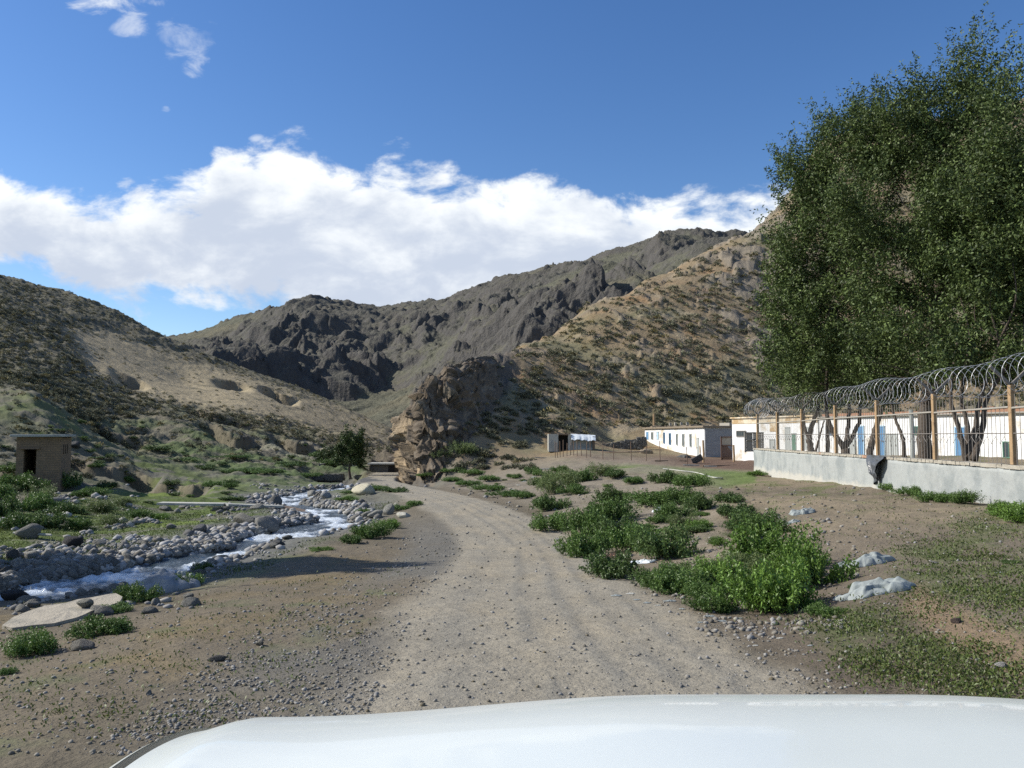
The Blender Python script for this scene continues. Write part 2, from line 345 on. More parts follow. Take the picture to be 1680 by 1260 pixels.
    tan = lh * poly(PX, PY, [(110,540),(190,545),(300,588),(420,622),(560,668),(640,698),(668,735),(560,712),(450,684),(330,668),(240,652),(150,610)], 13)
    tn = fbm(x / 5., y / 5., 5, 133)
    col = mixc(col, c3(.33, .275, .175), tan * sst(tn, .24, .44))
    trk = tan * sst(ridged(x / 9., y / 9., 3, 137), .80, .92)
    col = mixc(col, c3(.36, .31, .22), trk * .6)
    col = mixc(col, c3(.15, .128, .092), bmk * .85)
    # right hill: sandy with orange, pale rock
    rn = fbm(x / 16., y / 16., 5, 141)
    base_r = np.clip(sst(z, -3.2, -1.0) * sst(q, 690, 760) * sst(D, 68, 88), 0, 1)
    col = mixc(col, c3(.230, .176, .108), base_r)
    col = mixc(col, c3(.15, .148, .085), base_r * sst(rn, .46, .62) * .7)
    col = mixc(col, c3(.31, .18, .085), base_r * sst(fbm(x / 8. + 31, y / 8., 5, 143), .54, .70) * .6 * (1 - .7 * sst(q, 1150, 1300)))
    col = mixc(col, c3(.33, .275, .185), base_r * sst(fbm(x / 5., y / 5. + 7, 5, 145), .56, .7) * .6)
    col = mixc(col, c3(.20, .175, .14), np.clip(crop, 0, 1) * .8)
    col = mixc(col, c3(.10, .09, .078), cliff * .92)
    col = mixc(col, c3(.36, .27, .165), cliff * (1 - sst(PX, 672, 720) * .75) * sst(fbm(x / 2., z / 2., 4, 151), .40, .58) * sst(PY, 625, 690))  # left of the cliff painted oranger and lighter, as the sun lights it
    # road
    rc = c3(.265, .238, .185)
    rmc = 1 - sst(dR + .5 * (fbm(x / .8, y / .8, 4, 155) - .5), hw - .1, hw + .5)
    col = mixc(col, rc, rmc)
    col = mixc(col, c3(.30, .26, .19), rmc * sst(fbm(x / 1.2, y / 2.6, 4, 157), .48, .65) * .7)
    col = mixc(col, c3(.15, .15, .138), rmc * np.clip(rut, 0, 1) * sst(fbm(x / .7, y / 1.6, 4, 159), .34, .56) * .5)
    gs = sst(-cr, 1.35, 1.75) * sst(cr, -3.3, -2.4) * sst(D, 4, 7) * sst(-D, -34, -22)    # stony shoulder
    col = mixc(col, c3(.135, .13, .115), gs * .8 * sst(n_mid, .3, .5))
    col = mixc(col, c3(.09, .088, .08), bed)
    col = mixc(col, c3(.11, .108, .10), (1 - sst(dS, sw, sw + .5)) * okS * .7)
    # fine mottling of the surface itself
    k = .84 + .32 * n_sml + .22 * (n_fin - .5) * near + (.35 * (fbm(x / .6, y / .6, 4, 161) - .5)) * far
    col = col * k[:, None]
    masks = dict(sS=sS, dR=dR, cr=cr, dS=dS, sw=sw, PX=PX, PY=PY, cliff=cliff, crop=crop, lh=lh, rh=rh, tan=tan, lp=lp, rg=rg, gm=gm, emb=emb, terr=terr, far=far)
    return z, col, masks

def axis(segs):
    o = []
    for a_, b_, st in segs: o += list(np.arange(a_, b_, st))
    return np.array(o + [segs[-1][1]], float)
QS = axis([(-1400, -200, 25), (-200, -20, 6), (-20, 1700, 1.9), (1700, 1900, 6), (1900, 3200, 25)])
LD = [1.2]
while LD[-1] < 480:
    d_ = LD[-1]; LD.append(d_ * (1.012 if d_ < 4.5 else 1.0055 if d_ < 130 else 1.0065 if d_ < 330 else 1.012))
DS_ = np.array(LD); NQ, ND = len(QS), len(DS_)
QQ, DD = np.meshgrid(QS, DS_)
TZ = np.zeros(QQ.size); TC = np.zeros((QQ.size, 3)); TM = {}
qf, df = QQ.ravel(), DD.ravel()
for s_ in range(0, qf.size, 200000):
    z_, c_, m_ = terrain(qf[s_:s_ + 200000], df[s_:s_ + 200000])
    TZ[s_:s_ + 200000] = z_; TC[s_:s_ + 200000] = c_
    for k_, v_ in m_.items(): TM.setdefault(k_, []).append(v_)
TM = {k_: np.concatenate(v_).reshape(ND, NQ) for k_, v_ in TM.items()}
TX = (qf - 840) / F * df
print('terrain grid', NQ, ND)

def mesh_np(name, V, Fc, mats, col=None, smooth=False, midx=None):
    """V (n,3), Fc (m,k) int array"""
    me = bpy.data.meshes.new(name); V = np.ascontiguousarray(V, np.float32); Fc = np.ascontiguousarray(Fc, np.int32)
    m, k = Fc.shape
    me.vertices.add(len(V)); me.vertices.foreach_set('co', V.ravel())
    me.loops.add(m * k); me.loops.foreach_set('vertex_index', Fc.ravel())
    me.polygons.add(m); me.polygons.foreach_set('loop_start', np.arange(0, m * k, k, dtype=np.int32))
    try: me.polygons.foreach_set('loop_total', np.full(m, k, np.int32))
    except Exception: pass
    if smooth: me.polygons.foreach_set('use_smooth', np.ones(m, bool))
    if midx is not None: me.polygons.foreach_set('material_index', np.ascontiguousarray(midx, np.int32))
    for mt in (mats if isinstance(mats, (list, tuple)) else [mats]): me.materials.append(mt)
    if col is not None:
        at_ = me.color_attributes.new('Col', 'FLOAT_COLOR', 'POINT')
        c4 = np.ones((len(V), 4), np.float32); c4[:, :col.shape[1]] = col; at_.data.foreach_set('color', c4.ravel())
    me.update(calc_edges=True); me.validate()
    return me
def link(name, me, parent=None, loc=None, label=None, cat=None, group=None, kind=None):
    o = bpy.data.objects.new(name, me); COL.objects.link(o)
    if parent is not None: o.parent = parent
    if loc is not None: o.location = loc
    if label: o['label'] = label
    if cat: o['category'] = cat
    if group: o['group'] = group
    if kind: o['kind'] = kind
    return o

# ---------------------------------------------------------------- materials
def mat(name, color=(.5, .5, .5), rough=.85, bump=None, var=None, attr=False, metal=0.0, spec=0.3, objvar=0.0, two=None, trans=0.0):
    """var: list of (scale, strength) multiplicative noise; bump: list of (scale, distance)"""
    m = bpy.data.materials.new(name); m.use_nodes = True; T = NT(m.node_tree)
    b = m.node_tree.nodes['Principled BSDF']; tc_ = T.node('ShaderNodeTexCoord'); vec = tc_.outputs['Object']
    if attr:
        at_ = T.node('ShaderNodeAttribute', attribute_name='Col'); c = at_.outputs['Color']
    else:
        rgb = T.node('ShaderNodeRGB'); rgb.outputs[0].default_value = (*color, 1); c = rgb.outputs[0]
    if two:
        c = T.mix(T.ramp(T.noise(vec, two[1], 5, .6), two[2], two[3]), c, two[0])
    for sc, stg in (var or []):
        nz = T.noise(vec, sc, 4, .6); f = T.math('MULTIPLY_ADD', nz, 2 * stg, 1 - stg)
        c = T.mix(1.0, c, f, 'MULTIPLY')
    if objvar:
        oi = T.node('ShaderNodeObjectInfo'); hs = T.node('ShaderNodeHueSaturation'); T.l.new(c, hs.inputs['Color'])
        T.put(hs.inputs['Value'], T.math('MULTIPLY_ADD', oi.outputs['Random'], 2 * objvar, 1 - objvar)); c = hs.outputs[0]
    T.put(b.inputs['Base Color'], c)
    b.inputs['Roughness'].default_value = rough; b.inputs['Metallic'].default_value = metal
    b.inputs['Specular IOR Level'].default_value = spec
    if bump:
        nrm = None
        for sc, dist in bump:
            bn = T.node('ShaderNodeBump'); bn.inputs['Distance'].default_value = dist; bn.inputs['Strength'].default_value = 1.0
            T.put(bn.inputs['Height'], T.noise(vec, sc, 5, .65))
            if nrm is not None: T.l.new(nrm, bn.inputs['Normal'])
            nrm = bn.outputs[0]
        T.l.new(nrm, b.inputs['Normal'])
    if trans:
        tr = T.node('ShaderNodeBsdfTranslucent'); T.put(tr.inputs[0], c); mx = T.node('ShaderNodeMixShader'); mx.inputs[0].default_value = trans
        T.l.new(b.outputs[0], mx.inputs[1]); T.l.new(tr.outputs[0], mx.inputs[2])
        T.l.new(mx.outputs[0], m.node_tree.nodes['Material Output'].inputs[0])
    return m
M = {}
M['ground'] = mat('ground_dirt', rough=.95, attr=True, bump=[(4, .05), (28, .012), (90, .003)], var=[(2.5, .12), (11, .24), (40, .26), (110, .12)], spec=.15)
M['hill'] = mat('hill_soil', rough=.95, attr=True, bump=[(.9, .35), (4, .1)], var=[(1.2, .18), (5, .22)], spec=.12)

far2 = (TM['far'] > .5) | (TM['rh'] > .3)
qc, dc = QQ[:-1, :-1], DD[:-1, :-1]
isfar = far2[:-1, :-1]
left = qc < 655
idx = np.arange(NQ * ND).reshape(ND, NQ)
quads = np.stack([idx[:-1, :-1], idx[:-1, 1:], idx[1:, 1:], idx[1:, :-1]], -1)
VT = np.stack([TX, df, TZ], -1)
def submesh(name, sel, mt, kind='structure'):
    f_ = quads[sel]; u_, inv = np.unique(f_, return_inverse=True)
    me = mesh_np(name, VT[u_], inv.reshape(f_.shape), mt, TC[u_], smooth=True)
    return link(name, me, kind=kind)
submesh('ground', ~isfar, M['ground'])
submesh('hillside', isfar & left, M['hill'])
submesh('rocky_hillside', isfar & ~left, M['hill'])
# far floor so the ground reaches the horizon
Tz2 = TZ.reshape(ND, NQ)
# visible-surface lookup: pixel -> point on the terrain
PYg = TM['PY'] * 0
_, PYg = proj(TX.reshape(ND, NQ), DD, Tz2)
RUN = np.minimum.accumulate(PYg, axis=0)
def at(px, py):
    q = q_of(px, py); j = int(np.clip(np.searchsorted(QS, q), 1, NQ - 1)); j = j if abs(QS[j] - q) < abs(QS[j - 1] - q) else j - 1
    i = int(np.searchsorted(-RUN[:, j], -py)); i = min(max(i, 1), ND - 1)
    a0, a1 = PYg[i - 1, j], PYg[i, j]; t = 0 if a0 == a1 else min(max((a0 - py) / (a0 - a1), 0), 1)
    D = DS_[i - 1] * (1 - t) + DS_[i] * t
    return Vector(((q - 840) / F * D, D, Tz2[i - 1, j] * (1 - t) + Tz2[i, j] * t)), i, j
def zat(x, y):
    """terrain height under a world point"""
    q = 840 + F * x / y; j = int(np.clip(np.searchsorted(QS, q), 1, NQ - 1)); i = int(np.clip(np.searchsorted(DS_, y), 1, ND - 1))
    tq = (q - QS[j - 1]) / (QS[j] - QS[j - 1]); td = (y - DS_[i - 1]) / (DS_[i] - DS_[i - 1])
    tq = min(max(tq, 0), 1); td = min(max(td, 0), 1)
    return float((Tz2[i-1, j-1] * (1-tq) + Tz2[i-1, j] * tq) * (1-td) + (Tz2[i, j-1] * (1-tq) + Tz2[i, j] * tq) * td)

# ---------------------------------------------------------------- mountains
MP = []
def mp(px, py, D): u, f, zz = pix_dir(px, py); MP.append((840 + F * u / f, D, (zz / f * D) / (D + 15.)))
for q in range(-700, 3000, 250):
    MP.append((q, 330, -.03)); MP.append((q, 2300, -.01))
for p in [(-400,640,600),(-100,620,620),(150,610,650),(290,592,700),(320,582,750),(370,550,850),(430,512,920),(480,492,950),(520,500,930),(560,508,900),(590,512,900),(612,516,930),(650,508,960),(700,506,940),(750,490,900),(800,474,860),(870,446,820),(940,430,790),(1000,406,760),(1035,397,740),(1070,388,730),(1110,378,720),(1150,379,720),(1200,394,720),(1280,400,720),(1400,400,720),(1700,420,720),(2200,420,700),
 (400,640,480),(450,590,600),(520,610,580),(560,560,720),(600,640,480),(620,570,720),(655,700,380),(640,640,450),(690,600,560),(700,650,430),(540,630,500),(570,655,460),(750,560,600),(750,640,400),(850,520,560),(850,580,400),(950,480,560),(950,540,400),(1050,440,560),(1150,420,560),(1050,500,400),(1200,450,450),(300,620,500),(345,600,620)]: mp(*p)
for px, D in [(-100, 1000), (320, 1200), (480, 1500), (612, 1500), (800, 1400), (1000, 1300), (1150, 1250), (1700, 1250)]: mp(px, 560, D)
RM = RBF(MP, 150., 4., .12)
QM = axis([(-700, 150, 14), (150, 1300, 1.9), (1300, 2200, 14)])
dm = [330.]
while dm[-1] < 2000: dm.append(dm[-1] * (1.0035 if dm[-1] < 1050 else 1.03))
dm = np.array(dm); QG, DG = np.meshgrid(QM, dm); q_, d_ = QG.ravel(), DG.ravel()
x = (q_ - 840) / F * d_; y = d_; z = RM(q_, d_) * (d_ + 15.)
wx = x + 45 * (fbm(x / 130, y / 130, 4, 205) - .5) * 2; wy = y + 45 * (fbm(x / 130 + 5, y / 130, 4, 206) - .5) * 2
big = ridged(wx / 190, wy / 260, 6, 211, .5); med = ridged(wx / 60, wy / 85, 6, 221, .55); sm = fbm(x / 12, y / 12, 5, 231)
gate = sst(z, -6, 30)
strat = ridged((wx * .5 + wy * .3 + z * 1.6) / 46, (wx - wy) / 240, 5, 241, .55)
pk_ = poly(q_, 630 - F * (z / d_ * CT - ST) / (CT + z / d_ * ST), [(300,600),(340,560),(480,480),(600,500),(640,560),(560,620),(420,650)], 40)
rocky = sst(.24 * pk_ + .02 + fbm(wx / 150, wy / 110, 4, 251) + .35 * (big - .45) + .25 * (strat - .5), .44, .60)
zb_ = z.reshape(QG.shape); el_ = zb_ / DG; mx_ = el_.max(0)[None]; crest = (1 - .58 * sst(el_ / np.maximum(mx_, .02), .80, .98)).ravel()
z = z + gate * ((big - big.mean()) * 34 * crest + (med - med.mean()) * 19 * (.3 + .7 * rocky) * crest + (strat - strat.mean()) * 8 * rocky + (ridged(wx / 19, wy / 24, 3, 261, .5) - .4) * 3.2 * (.2 + .8 * rocky) + (sm - .5) * 2.2 + facets(wx, wy + z, 34, 263) * 4.5 * rocky * crest + facets(wx, wy + z, 13, 265) * 1.6 * rocky)
Zm = z.reshape(QG.shape)
grass = np.array([.112, .110, .078]); rock = np.array([.088, .083, .076]); tanr = np.array([.145, .128, .085])
gy_, gx_ = np.gradient(Zm); gr_ = np.hypot(gy_ / np.gradient(dm)[:, None], gx_ / (np.gradient(QM)[None, :] / F * DG)).ravel()
steep = sst(gr_, .75, 1.35)
rk = np.clip(rocky * .65 + steep * .6, 0, 1)
cm = grass[None] * (1 - rk[:, None]) + rock[None] * rk[:, None]
tm_ = (1 - rk) * sst(fbm(x / 70, y / 70, 4, 271), .5, .65) * .55
cm = cm * (1 - tm_[:, None]) + tanr[None] * tm_[:, None]
cm = cm * (.72 + .56 * fbm(x / 5, y / 7 + z / 4, 4, 281))[:, None]
nq, nd = len(QM), len(dm); im = np.arange(nq * nd).reshape(nd, nq)
fm = np.stack([im[:-1, :-1], im[:-1, 1:], im[1:, 1:], im[1:, :-1]], -1).reshape(-1, 4)
M['mount'] = mat('mountain_rock', rough=.97, attr=True, bump=[(.12, 3.0), (.5, .9)], var=[(.3, .2), (.9, .25)], spec=.1)
link('mountains', mesh_np('mountains', np.stack([x, y, z], -1), fm, M['mount'], cm, smooth=True), kind='structure')
# plain under everything out to the horizon
pv = np.array([(-3500, -1500, -30), (3500, -1500, -30), (3500, 3500, -30), (-3500, 3500, -30)], float)
link('terrain', mesh_np('terrain', pv, np.array([[0, 1, 2, 3]]), M['mount'], np.tile(np.array([[.12, .11, .08]]), (4, 1))), kind='structure')
# ground behind the camera
g_ = axis([(-60, 60, 1.5)]); hx, hy = np.meshgrid(g_, axis([(-60, 1.3, 1.5)])); hx, hy = hx.ravel(), hy.ravel()
hz = -1.76 + .08 * (fbm(hx / 2, hy / 2, 4, 301) - .5) + 0 * hx - .012 - sst(np.abs(hx), 5, 60) * 0 
nqx, nqy = len(g_), len(axis([(-60, 1.3, 1.5)])); ib = np.arange(nqx * nqy).reshape(nqy, nqx)
fb = np.stack([ib[:-1, :-1], ib[:-1, 1:], ib[1:, 1:], ib[1:, :-1]], -1).reshape(-1, 4)
link('ground', mesh_np('ground_back', np.stack([hx, hy, hz], -1), fb, M['ground'], np.tile(np.array([[.15, .135, .105]]), (len(hx), 1)), smooth=True), kind='structure')
# ---------------------------------------------------------------- stream water
RNG = np.random.default_rng(7); rr = random.Random(7)
SP = np.array(smooth_line(STREAM, 3)); seg = np.linalg.norm(np.diff(SP[:, :2], axis=0), axis=1); al_ = np.concatenate([[0], np.cumsum(seg)])
na = int(al_[-1] / .11); aa = np.linspace(0, al_[-1], na); cx, cy, cz_ = [np.interp(aa, al_, SP[:, k]) for k in range(3)]
tx, ty = np.gradient(cx), np.gradient(cy); tl = np.hypot(tx, ty); tx, ty = tx / tl, ty / tl
cc = np.linspace(-2.3, 2.3, 44); A_, C_ = np.meshgrid(aa, cc, indexing='ij')
wxx = cx[:, None] + ty[:, None] * C_; wyy = cy[:, None] - tx[:, None] * C_
f1 = fbm(A_ / 1.5, C_ / .5, 5, 401); f2 = ridged(A_ / .7, C_ / .3, 4, 405)
chute = sst(fbm(A_ / 5 + 3, C_ / 2.4, 3, 407), .36, .56)
wz = cz_[:, None] + (.12 * (f1 - .5) + .07 * (f2 - .4)) * (.6 + 1.3 * chute) + .04 * (fbm(A_ / .2, C_ / .12, 3, 409) - .5)
foam = .92 * sst(f1 + .22 * (f2 - .4) + .30 * chute + .1 * (fbm(A_ / .25, C_ / .1, 3, 411) - .5), .69, .88)
wc = np.array([.035, .05, .058])[None, None] * (1 - foam[..., None]) + np.array([.74, .80, .84])[None, None] * foam[..., None]
iw = np.arange(na * 44).reshape(na, 44); fw = np.stack([iw[:-1, :-1], iw[:-1, 1:], iw[1:, 1:], iw[1:, :-1]], -1).reshape(-1, 4)[:, ::-1]
M['water'] = mat('stream_water', rough=.16, attr=True, bump=[(7, .05), (30, .012)], spec=.5)
link('water', mesh_np('water', np.stack([wxx, wyy, wz], -1).reshape(-1, 3), fw, M['water'], wc.reshape(-1, 3), smooth=True), kind='structure')

# ---------------------------------------------------------------- foliage helpers
def rand_unit(n, rng=RNG):
    v = rng.normal(size=(n, 3)); return v / np.linalg.norm(v, axis=1)[:, None]
def leaves(P, Dr, L, Wd, rng=RNG, droop=.15, fold=.0):
    """diamond leaves at P pointing along Dr; returns V (4n,3), F (n,4)"""
    n = len(P); Dr = Dr / np.maximum(np.linalg.norm(Dr, axis=1), 1e-6)[:, None]
    s = np.cross(Dr, rand_unit(n, rng)); s /= np.maximum(np.linalg.norm(s, axis=1), 1e-6)[:, None]
    L = L * rng.uniform(.7, 1.25, n)[:, None]; Wd = Wd * rng.uniform(.75, 1.2, n)[:, None]
    a = P; b = P + Dr * L * .45 + s * Wd * .5; c = P + Dr * L + np.array([0, 0, -1]) * L * droop; d = P + Dr * L * .45 - s * Wd * .5
    V = np.stack([a, b, c, d], 1).reshape(-1, 3); return V, np.arange(4 * n).reshape(n, 4)
def weed_mesh(name, mt, seed, nl=2600, rx=1., h=.75, L=.11, Wd=.045, lobes=9, base=(.05, .11, .018), tip=(.125, .20, .05), stems=40, olive=0):
    """leafy clump of unit radius: many upright shoots leaving the ground together"""
    rng = np.random.default_rng(seed); lc = rng.uniform(-.62, .62, (lobes, 2)); lh = rng.uniform(.55, 1.0, lobes) * h; lr = rng.uniform(.28, .5, lobes)
    ns = nl // 22; k = rng.integers(0, lobes, ns); ang = rng.uniform(0, 6.283, ns); rad = np.sqrt(rng.uniform(0, 1, ns)) * lr[k]
    ex = lc[k, 0] + rad * np.cos(ang); ey = lc[k, 1] + rad * np.sin(ang); ez = lh[k] * np.sqrt(np.maximum(.05, 1 - (rad / lr[k]) ** 2 * .85)) * rng.uniform(.85, 1.04, ns)
    bx, by = ex * .55, ey * .55; top_ = np.stack([ex, ey, ez], 1); bot_ = np.stack([bx, by, 0 * ez], 1)
    t = rng.uniform(.25, 1.0, (ns, 22)) ** .75
    P = bot_[:, None] + (top_ - bot_)[:, None] * t[..., None]; P = P.reshape(-1, 3) + rng.normal(size=(ns * 22, 3)) * .02
    Dr = rand_unit(len(P), rng) + np.array([0, 0, .2]) + np.repeat((top_ - bot_), 22, 0) * .3
    V, Fc = leaves(P, Dr, L, Wd, rng)
    tt = np.clip(t.reshape(-1), 0, 1); yv = rng.uniform(0, 1, len(P)); bl = rng.uniform(.75, 1.2, len(P))
    b, tp = np.array(base), np.array(tip); cl = (b + (tp - b) * (tt * .55 + yv * .45)[:, None]) * bl[:, None]
    c4 = np.repeat(cl, 4, 0)
    if stems:
        ss = rng.choice(ns, min(stems, ns), replace=False); a, b2 = bot_[ss], top_[ss]; o = rand_unit(len(ss), rng) * .012; o[:, 2] = 0
        Vs = np.stack([a - o, a + o, b2 + o * .4, b2 - o * .4], 1).reshape(-1, 3); Fs = np.arange(4 * len(ss)).reshape(-1, 4) + len(V)
        V = np.vstack([V, Vs]); Fc = np.vstack([Fc, Fs]); c4 = np.vstack([c4, np.tile([[.10, .12, .05]], (len(Vs), 1))])
    return mesh_np(name, V, Fc, mt, c4)
M['leaf'] = mat('green_leaf', rough=.5, attr=True, objvar=.14, spec=.35, trans=.22)
M['shrub'] = mat('dry_shrub_leaf', rough=.8, attr=True, objvar=.22, spec=.15, trans=.1)

WEEDS = [weed_mesh('weed_clump', M['leaf'], 40 + i, nl=6500, L=.078, Wd=.032) for i in range(4)]
LIME = [weed_mesh('lime_clump', M['leaf'], 60 + i, nl=7500, L=.070, Wd=.03, base=(.065, .13, .018), tip=(.15, .25, .045)) for i in range(2)]
DARK = [weed_mesh('dark_clump', M['leaf'], 70 + i, nl=5200, L=.09, Wd=.036, base=(.05, .085, .022), tip=(.10, .16, .045)) for i in range(2)]
FEATH = [weed_mesh('feathery_clump', M['leaf'], 80 + i, nl=3000, L=.14, Wd=.02, h=.95, base=(.10, .14, .05), tip=(.19, .24, .09)) for i in range(2)]

def weed(px, py, wpx, hpx=None, kind=0, label=None, group=None, name='weed_clump', sink=.05):
    """px, py: where the clump meets the ground; wpx its width in the photo"""
    p, i, j = at(px, py); D = p.y; w_ = wpx / F * D / 2 * 1.25; h_ = (hpx or wpx * .62) / F * D * .9
    ms = [WEEDS, LIME, DARK, FEATH][kind]; me = rr.choice(ms)
    o = link(name, me, loc=(p.x, p.y + w_ * .45, zat(p.x, p.y + w_ * .45) - sink * h_), label=label, cat='weeds', group=group)
    o.scale = (w_, w_ * rr.uniform(.85, 1.1), h_ / .8); o.rotation_euler = (0, 0, rr.uniform(0, 6.28)); return o
GE = 'green weed clumps on the embankment'
# (x, base y, width, height, kind, label)
WD = [
 (1285,1005,150,120,1,'big lime-green leafy weed clump just left of the grey sacks, front half'),
 (1340,965,130,110,1,'lime-green leafy weed mound touching the left end of the larger grey sack'),
 (1270,940,150,105,1,'tall lime-green weed mound behind the big clump beside the sacks'),
 (1262,880,100,60,0,'mid-green weed clump reaching up beside the pale crumpled sheet on the slope'),
 (1222,985,70,60,0,'small green weed clump left of the big lime-green one'),
 (1358,1012,60,32,0,'little green weed tuft at the foot of the big lime-green clump'),
 (1175,1005,80,50,0,'green weed clump above the pale litter at the road edge'),
 (1120,975,100,62,0,'broad green weed clump between the dark bushes and the litter'),
 (1065,965,70,45,0,'low green weed clump by the litter heap nearest the road'),
 (1010,950,100,62,2,'dark green weed clump at the road edge below the white plastic'),
 (1100,918,110,75,2,'dark round green bush with bare slope to its right'),
 (1045,905,100,70,0,'green weed clump behind the white plastic scrap'),
 (1025,890,95,60,2,'dark green bush in the middle of the roadside thicket'),
 (960,915,85,72,0,'green weed clump at the road edge beside the orange scrap'),
 (962,880,80,60,0,'green weed clump second from the road edge in the thicket'),
 (905,872,75,42,0,'low green weed patch at the left end of the roadside thicket'),
 (1010,858,90,55,0,'green weed clump at the top of the roadside thicket'),
 (1005,826,55,42,2,'dark round bush standing alone above the thicket'),
 (1075,828,90,32,0,'long low green weed patch above the pale sheet on the slope'),
 (1092,793,50,38,2,'dark round bush on the crest in front of the barn yard'),
 (1135,800,70,30,0,'green weed clump right of the dark crest bush'),
 (1105,850,60,40,0,'green weed clump beside the crumpled sheet on the scree'),
 (1150,838,50,42,2,'dark green bush casting shade on scree below the crest'),
 (1122,828,70,40,0,'green weed clump in the middle of the scree slope'),
 (1212,852,70,40,2,'dark green weed clump below the fence wall corner'),
 (905,838,70,42,2,'dark green bush at the bend of the road'),
 (905,812,50,40,3,'feathery olive bush above the bend of the road'),
 (935,800,60,32,3,'feathery olive clump on the embankment below the yard'),
 (958,790,50,28,0,'small green clump on the embankment below the yard fence'),
 (985,782,60,28,3,'feathery clump at the edge of the level grass'),
 (905,790,46,26,0,None),(885,800,36,22,0,None),(1040,795,40,16,0,None),(1010,785,46,20,2,None),(940,812,46,20,0,None),
 (860,818,40,18,0,None),(835,815,60,16,0,None),(806,806,60,14,0,None),(770,797,50,12,0,None),(872,775,30,16,2,None),(845,785,26,12,0,None),(880,780,30,14,0,None),(920,776,30,16,0,None),
 (1247,781,34,12,1,'small bright weed clump at the left end of the concrete wall'),
 (1478,806,60,22,0,'low weed clump at the wall foot right of the hanging black plastic'),
 (1512,815,56,26,0,'weed clump in the middle of the row along the concrete wall'),
 (1550,825,60,26,0,'weed clump fourth along the concrete wall foot'),
 (1592,828,50,32,0,'round weed clump standing higher against the concrete wall'),
 (1650,848,90,34,1,'lime-green weed clump at the right edge below the wall'),
 (1700,862,90,44,1,'lime-green weed clump cut by the right edge of the picture'),
 (1412,968,34,18,2,'tiny grass tuft growing in front of the larger grey sack'),
 (1660,925,34,10,2,'tiny dark weed tuft on the open ground at far right'),
 (600,884,66,34,0,'bright green bush on the stream bank beside the road'),
 (578,892,40,26,2,'dark green bush leaning over the stream edge'),
 (632,868,46,24,1,'yellow-green weeds behind the stream bank bush'),
 (525,905,36,9,1,'low green patch at the water edge before the shadow'),
 (655,838,40,14,0,None),(680,830,30,12,0,None),(612,806,50,12,0,None),(648,808,50,12,2,None),(596,842,26,10,1,None),(570,822,40,9,1,None),
 (158,1045,86,46,0,'leafy green clump in front of the broken concrete slab'),
 (215,990,70,44,0,'green clump between the concrete slab and the grey plastic sack'),
 (32,1080,90,52,0,'leafy green clump at the left edge below the concrete slab'),
 (300,965,60,30,0,'dark weeds in front of the half buried sack'),(322,942,40,26,2,None),
 (6,1108,30,16,0,None),(180,1006,60,20,0,None),
 (20,805,70,46,0,'green bush directly below the dark doorway of the brick shed'),
 (88,806,60,40,0,'green bush at the foot of the brick shed corner'),
 (40,838,70,40,0,None),(100,845,60,34,2,None),(-10,850,70,50,2,None),(150,842,60,30,3,None),(180,862,50,26,3,None),(70,865,60,36,2,None),(20,870,70,40,2,None),(120,868,50,26,0,None),
 (-20,820,60,40,0,None),(60,820,50,26,3,None),(140,815,60,22,0,None),(190,830,50,18,3,None),(170,800,40,18,2,None),(215,850,40,20,0,None),(250,852,40,14,1,None),
 (470,765,60,14,2,None),(440,780,50,12,0,None),(545,765,50,22,2,None),(527,752,46,24,2,None),(500,782,50,10,0,None),(400,775,60,10,0,None),(345,800,40,16,0,None),(330,770,40,14,2,None),(380,750,60,8,0,None),(300,755,60,9,0,None),(250,740,50,12,2,None),
 (725,765,40,16,3,None),(755,752,46,26,3,'feathery green bush at the foot of the rock face'),(735,778,30,10,0,None),(700,793,40,9,0,None),(740,790,40,10,0,None),(775,780,40,12,0,None),(800,790,46,12,0,None),
]
for (px, py, w_, h_, kd, lb) in WD:
    if lb is None and px > 1000 and py < 800: w_ *= .9
    weed(px, py, w_, h_, kd, lb or ('low leafy clump among the weeds scattered over the rough ground'), None if lb else 'scattered leafy clumps')
# ---------------------------------------------------------------- hillside shrubs
def shrub_geo(seed, nl, L, spiky=.3, h=.75):
    rng = np.random.default_rng(seed); v = rand_unit(nl, rng); v[:, 2] = np.abs(v[:, 2]); rad = rng.uniform(.35, 1.0, nl) ** .6
    lump = .78 + .3 * np.sin(v[:, 0] * 4 + seed) * np.cos(v[:, 1] * 5 + seed * 2)
    P = v * (rad * lump)[:, None] * np.array([.85, .85, h]); Dr = v + rand_unit(nl, rng) * .8 + np.array([0, 0, spiky])
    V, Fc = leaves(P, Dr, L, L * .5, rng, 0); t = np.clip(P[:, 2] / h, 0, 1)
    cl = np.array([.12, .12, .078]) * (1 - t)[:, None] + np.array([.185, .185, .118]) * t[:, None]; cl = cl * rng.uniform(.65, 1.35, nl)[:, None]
    return V, Fc, np.repeat(cl, 4, 0)
SG = [shrub_geo(500 + i, 420, .22) for i in range(4)]
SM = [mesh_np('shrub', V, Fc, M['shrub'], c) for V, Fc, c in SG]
LOW = [shrub_geo(600 + i, 60, .42, h=.9) for i in range(5)]
def scatter(n, box, wfun, seed):
    rng = np.random.default_rng(seed); o = []; x0, y0, x1, y1 = box; tries = 0
    while len(o) < n and tries < n * 30:
        tries += 1; px, py = rng.uniform(x0, x1), rng.uniform(y0, y1); p, i, j = at(px, py)
        if abs(RUN[i, j] - PYg[i, j]) > 1: continue
        m = {k_: v_[i, j] for k_, v_ in TM.items()}; g = wfun(px, py, p, m)
        if rng.uniform() < g: o.append((px, py, p))
    return o
CN = fbm(np.linspace(0, 60, 600), np.zeros(600), 3, 901)
def fld(p, s, sd): return float(fbm(np.array([p.x / s]), np.array([p.y / s]), 3, sd)[0])
